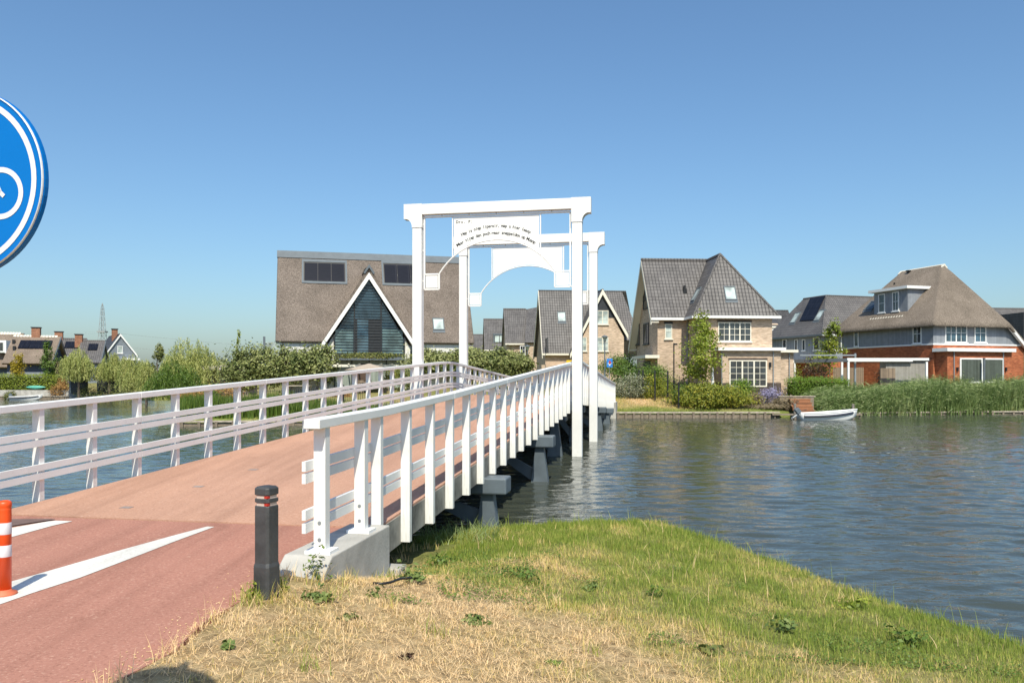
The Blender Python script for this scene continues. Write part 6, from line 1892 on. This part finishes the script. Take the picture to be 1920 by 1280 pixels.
hedge('hedge', wx(-60, 97.6), wx(112, 97.6), 97.2, 98.3, 1.0, CAMZ + (HY - 704) / FPX * 97.6, 'long lime green hedge before the thatched house across the water', leaf='lime', size=.09, nleaf=6000, loose=.12)
for i, (px, w_, tp, Y, lf, lab) in enumerate(((118, 22, 706, 97.5, 'orange', 'tuft of rust orange grass at the end of the lime hedge'), (112, 34, 722, 96.9, 'orange', 'low dry orange grass left of the black panel'), (165, 40, 722, 96, 'olive', 'rough bank plants below the black panel'), (200, 60, 716, 94, 'olive', 'tall rough bank plants below the farther black panel'), (235, 50, 722, 88, 'olive', 'rough plants on the bank under the willows'), (20, 24, 735, 96.3, 'olive', 'small olive shrub in front of the cream garden wall'))):
    shrub('shrub', px, Y, w_, tp, 745, lab, lf, nleaf=1600, seed=100 + i, size=.08)

# far belt of trees closing the horizon
gt = np.random.default_rng(77); n = 16000
x = gt.uniform(-700, 700, n); y = 300 + gt.uniform(0, 30, n) + np.abs(x) * .05
top = 2.2 + 3.0 * vnoise(x, y * .2, .045, 3) + 1.8 * vnoise(x, y * .3, .16, 4)
c = np.stack([x, y, 1.4 + top * np.sqrt(gt.uniform(0, 1, n))], -1)
v, f = leaves(c, .75, gt, .4, None, .8)
tag(link('treeline', np_mesh('treeline', v, f, LEAF['olive'], vnoise(x, y, .05, 6) * .6 + gt.uniform(0, .4, n))), 'low distant belt of trees along the horizon', 'treeline', kind='stuff')

# ------------------------------------------------------------------ built garden things
mb = MB(); Y = 96.8; x0, x1 = wx(-60, Y), wx(136, Y); mb.box(0, x1 - x0, 0, .3, 0, CAMZ + (HY - 731) / FPX * Y - .3)
tag(mb.build('garden_wall', M['concrete'], None, (x0, Y, .3)), 'cream concrete garden wall across the water below the lime hedge', 'wall')
for px0, px1, py0, Y, lab in ((130, 164, 703, 96.2, 'black garden screen nearer the far left boat'), (182, 222, 694, 98, 'black garden screen behind the willow strands')):
    x0, x1 = wx(px0, Y), wx(px1, Y); zt = CAMZ + (HY - py0) / FPX * Y
    r_ = empty('garden_screen', (x0, Y, 1.0)); tag(r_, lab, 'screen')
    mb = MB(); mb.box(.26, x1 - x0, 0, .12, -.4, zt - 1.0); mb.build('panel', M['dark'], r_)
    mb = MB(); mb.box(0, .25, -.05, .17, -.6, zt - 1.0); mb.build('end_post', M['zinc'], r_)
    mb = MB(); mb.box(.0, x1 - x0, -.06, -.01, -.9, -.4); mb.build('base_panel', M['zinc'], r_)
Y = 97.0; kx = wx(68, Y)
mb = MB(); n_ = 13
mb.tube([(-1.2 + 2.4 * i / 12, 0, .18 + .05 * abs(i - 6) / 6) for i in range(13)], [max(.02, .24 * math.sin(math.pi * (i + .4) / 12.8)) for i in range(13)], 10)
tag(mb.build('kayak', plain('turquoise_plastic', (.12, .42, .33), .4), None, (kx, 96.9, CAMZ + (HY - 729) / FPX * 96.9), smooth=True), 'upturned turquoise kayak on the cream wall top', 'kayak')

def iron_fence(p0, p1, h, label, step=.13, post_step=1.6):
    p0, p1 = V3((*p0, gz(*p0))), V3((*p1, gz(*p1)))
    d = p1 - p0; L = np.linalg.norm(d); d /= L
    root = empty('iron_fence', tuple(p0)); tag(root, label, 'fence')
    bar = MB(); bar.tube([(0, 0, .05), (0, 0, h)], .011, 5); bmh = bar.mesh('bar', M['black'])
    post = MB(); post.box(-.06, .06, -.06, .06, -.2, h + .06); pmh = post.mesh('post', M['black'])
    k = 0.0; i = 0
    while k < L and i < 290:
        link('bar', bmh, root, tuple(d * k)); k += step; i += 1
    k = 0.0
    while k < L + .1: link('post', pmh, root, tuple(d * k)); k += post_step
    for z in (.12, h - .05):
        mb = MB(); mb.tube([d * 0 + V3((0, 0, z)), d * L + V3((0, 0, z))], .016, 5); mb.build('rail', M['black'], root)
iron_fence((-20.0, 48.6), (-9.0, 49.8), 1.15, 'black iron bar fence on the bank left of the bridge')
mb = MB(); mb.obox((0, 0, 0), V3((.995, .1, 0)), V3((0, 0, 1)), V3((.1, -.995, 0)), 0, 14.5, -.5, .22, 0, .25)
tag(mb.build('low_wall', M['wood_pale'], None, (-18.2, 46.6, gz(-15, 46.6) + .02)), 'low pale retaining wall along the garden left of the bridge', 'wall')

# black posts with wire mesh beside the lawn
fp = [(1178, 60.0, 690), (1198, 58.7, 692), (1205.5, 57.4, 694), (1228, 56.2, 694), (1252, 55.0, 695)]
r_ = empty('mesh_fence', (wx(1178, 60), 60, 0)); tag(r_, 'black post and wire fence running down the lawn to the water', 'fence')
O = V3((wx(1178, 60), 60, 0)); tops = []
for px, Y, tp in fp + [(1272.5, 53.4, 716)]:
    X = wx(px, Y); z = gz(X, Y); zt = CAMZ + (HY - tp) / FPX * Y
    mb = MB(); mb.box(-.045, .045, -.045, .045, z - .2, zt); mb.build('post', M['black'], r_, tuple(V3((X, Y, 0)) - O)); tops.append((V3((X, Y, 0)) - O, z, zt))
mw = MB()
for (a, za_, zta), (b, zb2, ztb) in zip(tops[:-1], tops[1:]):
    for t in np.linspace(.05, .95, 7): mw.tube([a + V3((0, 0, za_ + (zta - za_) * t)), b + V3((0, 0, zb2 + (ztb - zb2) * t))], .004, 4)
mw.build('wire', M['black'], r_)

# lamp posts
def street_lamp(px, Y, top_py, label):
    X = wx(px, Y); z = gz(X, Y); h = CAMZ + (HY - top_py) / FPX * Y - z
    r_ = empty('street_lamp', (X, Y, z)); tag(r_, label, 'lamp post')
    mb = MB(); mb.tube([(0, 0, -.1), (0, 0, 1.0), (0, 0, 1.02), (0, 0, h - .5)], [.09, .09, .055, .05], 10); mb.build('post', M['steel_blue'], r_)
    mb = MB(); mb.lathe([(.05, h - .52), (.11, h - .44), (.10, h - .40)], seg=14); mb.build('collar', M['steel_blue'], r_)
    mb = MB(); mb.lathe([(.09, h - .40), (.20, h - .16), (.21, h - .13)], seg=14); mb.build('lantern_glass', M['glass_pale'], r_)
    mb = MB(); mb.lathe([(.30, h - .13), (.28, h - .09), (.15, h - .01), (.03, h), (.03, h + .05)], seg=18); mb.build('lamp_shade', M['steel_blue'], r_, smooth=True)
street_lamp(1134, 66, 629, 'dark street lamp with round shade right of the far portal')
street_lamp(989, 72, 647, 'dark street lamp with round shade before the bent hip house')
X, Y = wx(1263.5, 57), 57; z = gz(X, Y); zt = CAMZ + (HY - 643) / FPX * Y
r_ = empty('garden_lamp', (X, Y, z)); tag(r_, 'slim dark pole with a small side spotlight before the beige house', 'lamp post')
mb = MB(); mb.tube([(0, 0, -.2), (0, 0, 1.3), (0, 0, 1.32), (0, 0, zt - z)], [.075, .075, .045, .045], 10); mb.build('pole', M['black'], r_)
mb = MB(); mb.box(0, .24, -.06, .06, zt - z - .14, zt - z - .02); mb.build('lamp_head', M['black'], r_)

# small blue traffic signs at the far end of the bridge and a yellow one
def road_sign(px, py0, py1, w_px, Y, label, col, kind):
    X = wx(px, Y); z = gz(X, Y); z1 = CAMZ + (HY - py0) / FPX * Y; z0 = CAMZ + (HY - py1) / FPX * Y; w = w_px / FPX * Y / 2
    r_ = empty('road_sign', (X, Y, z)); tag(r_, label, 'sign')
    mb = MB(); mb.tube([(0, .05, -.1), (0, .05, z1 - z)], .03, 8); mb.build('pole', M['grey_metal'], r_)
    mb = MB(); mb.box(-w, w, -.02, .02, z0 - z, z1 - z); mb.build('plate', col, r_, bevel=.01)
    if kind == 'blue':
        h = z1 - z0; c = (z0 + z1) / 2 - z
        mb = MB(); mb.box(-w * .25, w * .25, -.025, -.0205, c - h * .30, c + h * .08); mb.box(-w * .62, w * .62, -.025, -.0205, c - h * .12, c - h * .02 + .0); mb.build('symbol', m_swhite, r_)
        mb = MB(); mb.box(-w * .2, w * .55, -.028, -.0255, c - h * .05, c + h * .12); mb.prism([(-w * .3, -.028, c + h * .12), (w * .1, -.028, c + h * .36), (w * .3, -.028, c + h * .12)], (0, .0025, 0)); mb.build('symbol', m_redref, r_)
m_sb = plain('road_sign_blue', (.02, .19, .58), .4, .03)
road_sign(1143, 672, 688.5, 11, 62, 'blue rectangular road sign on a pole right of the far bridge end', m_sb, 'blue')
road_sign(989, 680, 692, 8, 66, 'blue rectangular road sign left of the bridge, before the evergreens', m_sb, 'blue')
road_sign(1067, 675, 690, 10, 70, 'yellow road sign half hidden behind the right portal post', plain('sign_yellow', (.75, .48, .02), .5, .03), 'y')

# pergola and shed between the reeds and the thatched house
pg = empty('pergola', (wx(1565, 58.9), 58.9, 1.6)); tag(pg, 'white steel pergola frame standing behind the reeds', 'pergola')
pz = lambda py, Y: CAMZ + (HY - py) / FPX * Y - 1.6
ox_ = pg.location.x
zt = pz(674, 58.9)
xr = wx(1741, 58.9) - ox_; xm = wx(1588, 58.9) - ox_
mb = MB(); mb.box(xm, xr, -.08, .08, zt - .06, zt + .12); mb.build('beam', M['white'], pg)
mb = MB(); mb.prism([(xm, .0, zt - .16), (xm, .0, zt + .10), (-1.4, 4.5, zt + .10), (-1.4, 4.5, zt - .16)], (.12, .06, 0)); mb.build('beam', M['grey_metal'], pg)
mb = MB(); mb.box(xm, xr - .6, 1.1, 1.22, zt - .12, zt + .10); mb.build('beam', M['white'], pg)
for x_, y_ in ((xm + .1, 0), (xr - .15, 0), (xm + .1, 1.15), (-1.35, 4.5)):
    mb = MB(); mb.box(x_ - .07, x_ + .07, y_ - .07, y_ + .07, -.5, zt - .16); mb.build('post', M['white'], pg)
mb = MB(); mb.prism([(wx(1500, 60.2) - ox_, 1.3, pz(667, 60.2)), (wx(1606, 60.2) - ox_, 1.3, pz(667, 60.2)), (wx(1606, 60.2) - ox_, 1.3, pz(664.5, 60.2)), (wx(1500, 60.2) - ox_, 1.3, pz(664.5, 60.2))], (0, .1, 0)); mb.build('beam', M['grey_metal'], pg)
for px in (1606,):
    mb = MB(); x_ = wx(px, 60.2) - ox_; mb.box(x_ - .06, x_ + .06, 1.5, 1.62, -.4, pz(662, 60.2)); mb.build('post', M['grey_metal'], pg)
sh = empty('garden_shed', (wx(1661, 60.3), 60.3, 1.7)); tag(sh, 'grey boarded garden shed under the white pergola', 'shed')
x1 = wx(1740, 60.3) - sh.location.x
mb = MB(); mb.box(0, x1, 0, 1.0, -.3, CAMZ + (HY - 677) / FPX * 60.3 - 1.7); mb.build('wall', M['clad_shed'], sh)
mb = MB(); mb.box(-.15, x1 + .1, -.15, 1.1, CAMZ + (HY - 677) / FPX * 60.3 - 1.695, CAMZ + (HY - 677) / FPX * 60.3 - 1.55); mb.build('roof', M['dark'], sh)
mb = MB(); mb.box(-.45, .65, -.12, -.02, -.3, CAMZ + (HY - 690) / FPX * 60.3 - 1.7); mb.build('door', M['wood'], sh)
tf = empty('board_fence', (wx(1562, 67), 67, 1.7)); tag(tf, 'grey brown upright board fence behind the maroon shrub', 'fence')
pl_ = MB(); pl_.box(0, .135, 0, .03, -.2, 1.75); plm = pl_.mesh('plank', M['wood'])
for i in range(32): link('plank', plm, tf, (i * .145, 0, random.uniform(-.02, .02)))
tf2 = empty('board_fence', (wx(1905, 66), 66, 1.7)); tag(tf2, 'grey brown upright board fence right of the thatched house', 'fence')
for i in range(20): link('plank', plm, tf2, (i * .145, 0, random.uniform(-.02, .02)))

# parasols and garden furniture
X, Y = wx(1336, 57.4), 57.4; z = gz(X, Y)
r_ = empty('closed_parasol', (X, Y, z)); tag(r_, 'closed white parasol beside the slender green tree', 'parasol')
mb = MB(); zt = CAMZ + (HY - 688) / FPX * Y - z; mb.lathe([(.02, zt), (.06, zt - .1), (.10, zt - .8), (.15, .35), (.09, .3)][::-1], seg=10); mb.build('canopy', M['white'], r_, smooth=True)
mb = MB(); mb.tube([(0, 0, 0), (0, 0, zt + .05)], .025, 8); mb.build('pole', M['white'], r_)
mb = MB(); mb.box(-.3, .3, -.3, .3, 0, .06); mb.build('base', M['concrete'], r_)
X, Y = wx(692, 55.6), 55.6; z = gz(X, Y); zt = CAMZ + (HY - 681) / FPX * Y - z; ze = CAMZ + (HY - 693) / FPX * Y - z
r_ = empty('parasol', (X, Y, z)); tag(r_, 'open sand coloured parasol on the villa terrace', 'parasol')
m_sand = plain('sand_canvas', (.42, .34, .27), .8, .06)
mb = MB(); n_ = 8; Rr = 1.65
ring = [(Rr * math.cos(2 * math.pi * i / n_ + .2), Rr * math.sin(2 * math.pi * i / n_ + .2), ze) for i in range(n_)]
for i in range(n_): mb.prism([ring[i], ring[(i + 1) % n_], (0, 0, zt)], (0, 0, -.03))
cp = mb.build('canopy', m_sand, r_)
for i in range(n_): mb = MB(); mb.tube([(0, 0, zt - .1), V3(ring[i]) + V3((0, 0, -.05))], .015, 5); mb.build('rib', M['dark'], r_)
mb = MB(); mb.tube([(0, 0, 0), (0, 0, zt)], .03, 8); mb.build('pole', M['dark'], r_)
def table_set(px, Y, label, col):
    X = wx(px, Y); z = gz(X, Y); r_ = empty('garden_table', (X, Y, z)); tag(r_, label, 'table')
    mb = MB(); mb.box(-.85, .85, -.45, .45, .70, .75); mb.build('table_top', col, r_)
    for sx in (-.75, .75):
        for sy in (-.38, .38): mb = MB(); mb.box(sx - .03, sx + .03, sy - .03, sy + .03, 0, .70); mb.build('leg', col, r_)
def chair(X, Y, rz, label, col):
    r_ = empty('garden_chair', (X, Y, gz(X, Y)), rz); tag(r_, label, 'chair', 'garden chairs on the terraces')
    mb = MB(); mb.box(-.24, .24, -.24, .24, .42, .46); mb.build('seat', col, r_)
    mb = MB(); mb.box(-.24, .24, .21, .25, .46, .92); mb.build('backrest', col, r_)
    for sx in (-.22, .22):
        for sy in (-.22, .22): mb = MB(); mb.box(sx - .02, sx + .02, sy - .02, sy + .02, 0, .42); mb.build('leg', col, r_)
table_set(1305, 58.6, 'dark garden table on the beige house terrace', M['dark'])
table_set(700, 54.6, 'brown garden table on the villa terrace under the parasol', M['wood'])
table_set(560, 55.0, 'pale garden table beneath the evergreen row', M['wood_pale'])
chair(wx(720, 54.2), 54.2, R(30), 'brown garden chair right of the villa terrace table', M['wood'])
chair(wx(672, 54.2), 54.2, R(-30), 'brown garden chair left of the villa terrace table', M['wood'])
chair(wx(1322, 58.4), 58.4, R(60), 'dark garden chair beside the closed white parasol', M['dark'])

# power pylon and its wires far behind
Yp = 520.0; Xp = wx(192, Yp)
r_ = empty('power_pylon', (Xp, Yp, 1.6)); tag(r_, 'grey lattice power pylon rising behind the houses across the water', 'pylon')
Ht = CAMZ + (HY - 568) / FPX * Yp - 1.6
m_pyl = plain('galvanised_lattice', (.30, .32, .33), .6)
wf = lambda t: 3.0 * (1 - t) ** 1.1 + .55 * (t < .97)
mb = MB(); lv = np.linspace(0, 1, 15)
for sx in (-1, 1):
    for sy in (-1, 1): mb.tube([(sx * wf(t), sy * wf(t), t * Ht) for t in lv], .16, 4)
for a, b in zip(lv[:-1], lv[1:]):
    for sy in (-1, 1):
        mb.tube([(-wf(a), sy * wf(a), a * Ht), (wf(b), sy * wf(b), b * Ht)], .10, 4); mb.tube([(wf(a), sy * wf(a), a * Ht), (-wf(b), sy * wf(b), b * Ht)], .10, 4); mb.tube([(-wf(b), sy * wf(b), b * Ht), (wf(b), sy * wf(b), b * Ht)], .10, 4)
mb.build('lattice', m_pyl, r_)
for t, hw in ((.62, 2.6), (.50, 3.2)):
    mb = MB(); mb.box(-hw, hw, -hw * .8, hw * .8, t * Ht - .5, t * Ht + .5); mb.build('antenna_platform', m_pyl, r_)
wr = empty('power_lines', (Xp, Yp, 1.6)); tag(wr, 'thin power lines sagging across the sky to the right of the pylon', 'power lines')
for z_, off in ((.62, -6), (.62, 6), (.45, -7), (.45, 7)):
    for dxx, dyy in ((330, 260), (-300, -60)):
        pts = [(dxx * t, off + dyy * t, z_ * Ht - 9 * 4 * t * (1 - t)) for t in np.linspace(0, 1, 17)]
        mb = MB(); mb.tube(pts, .035, 4); mb.build('wire', m_pyl, wr)
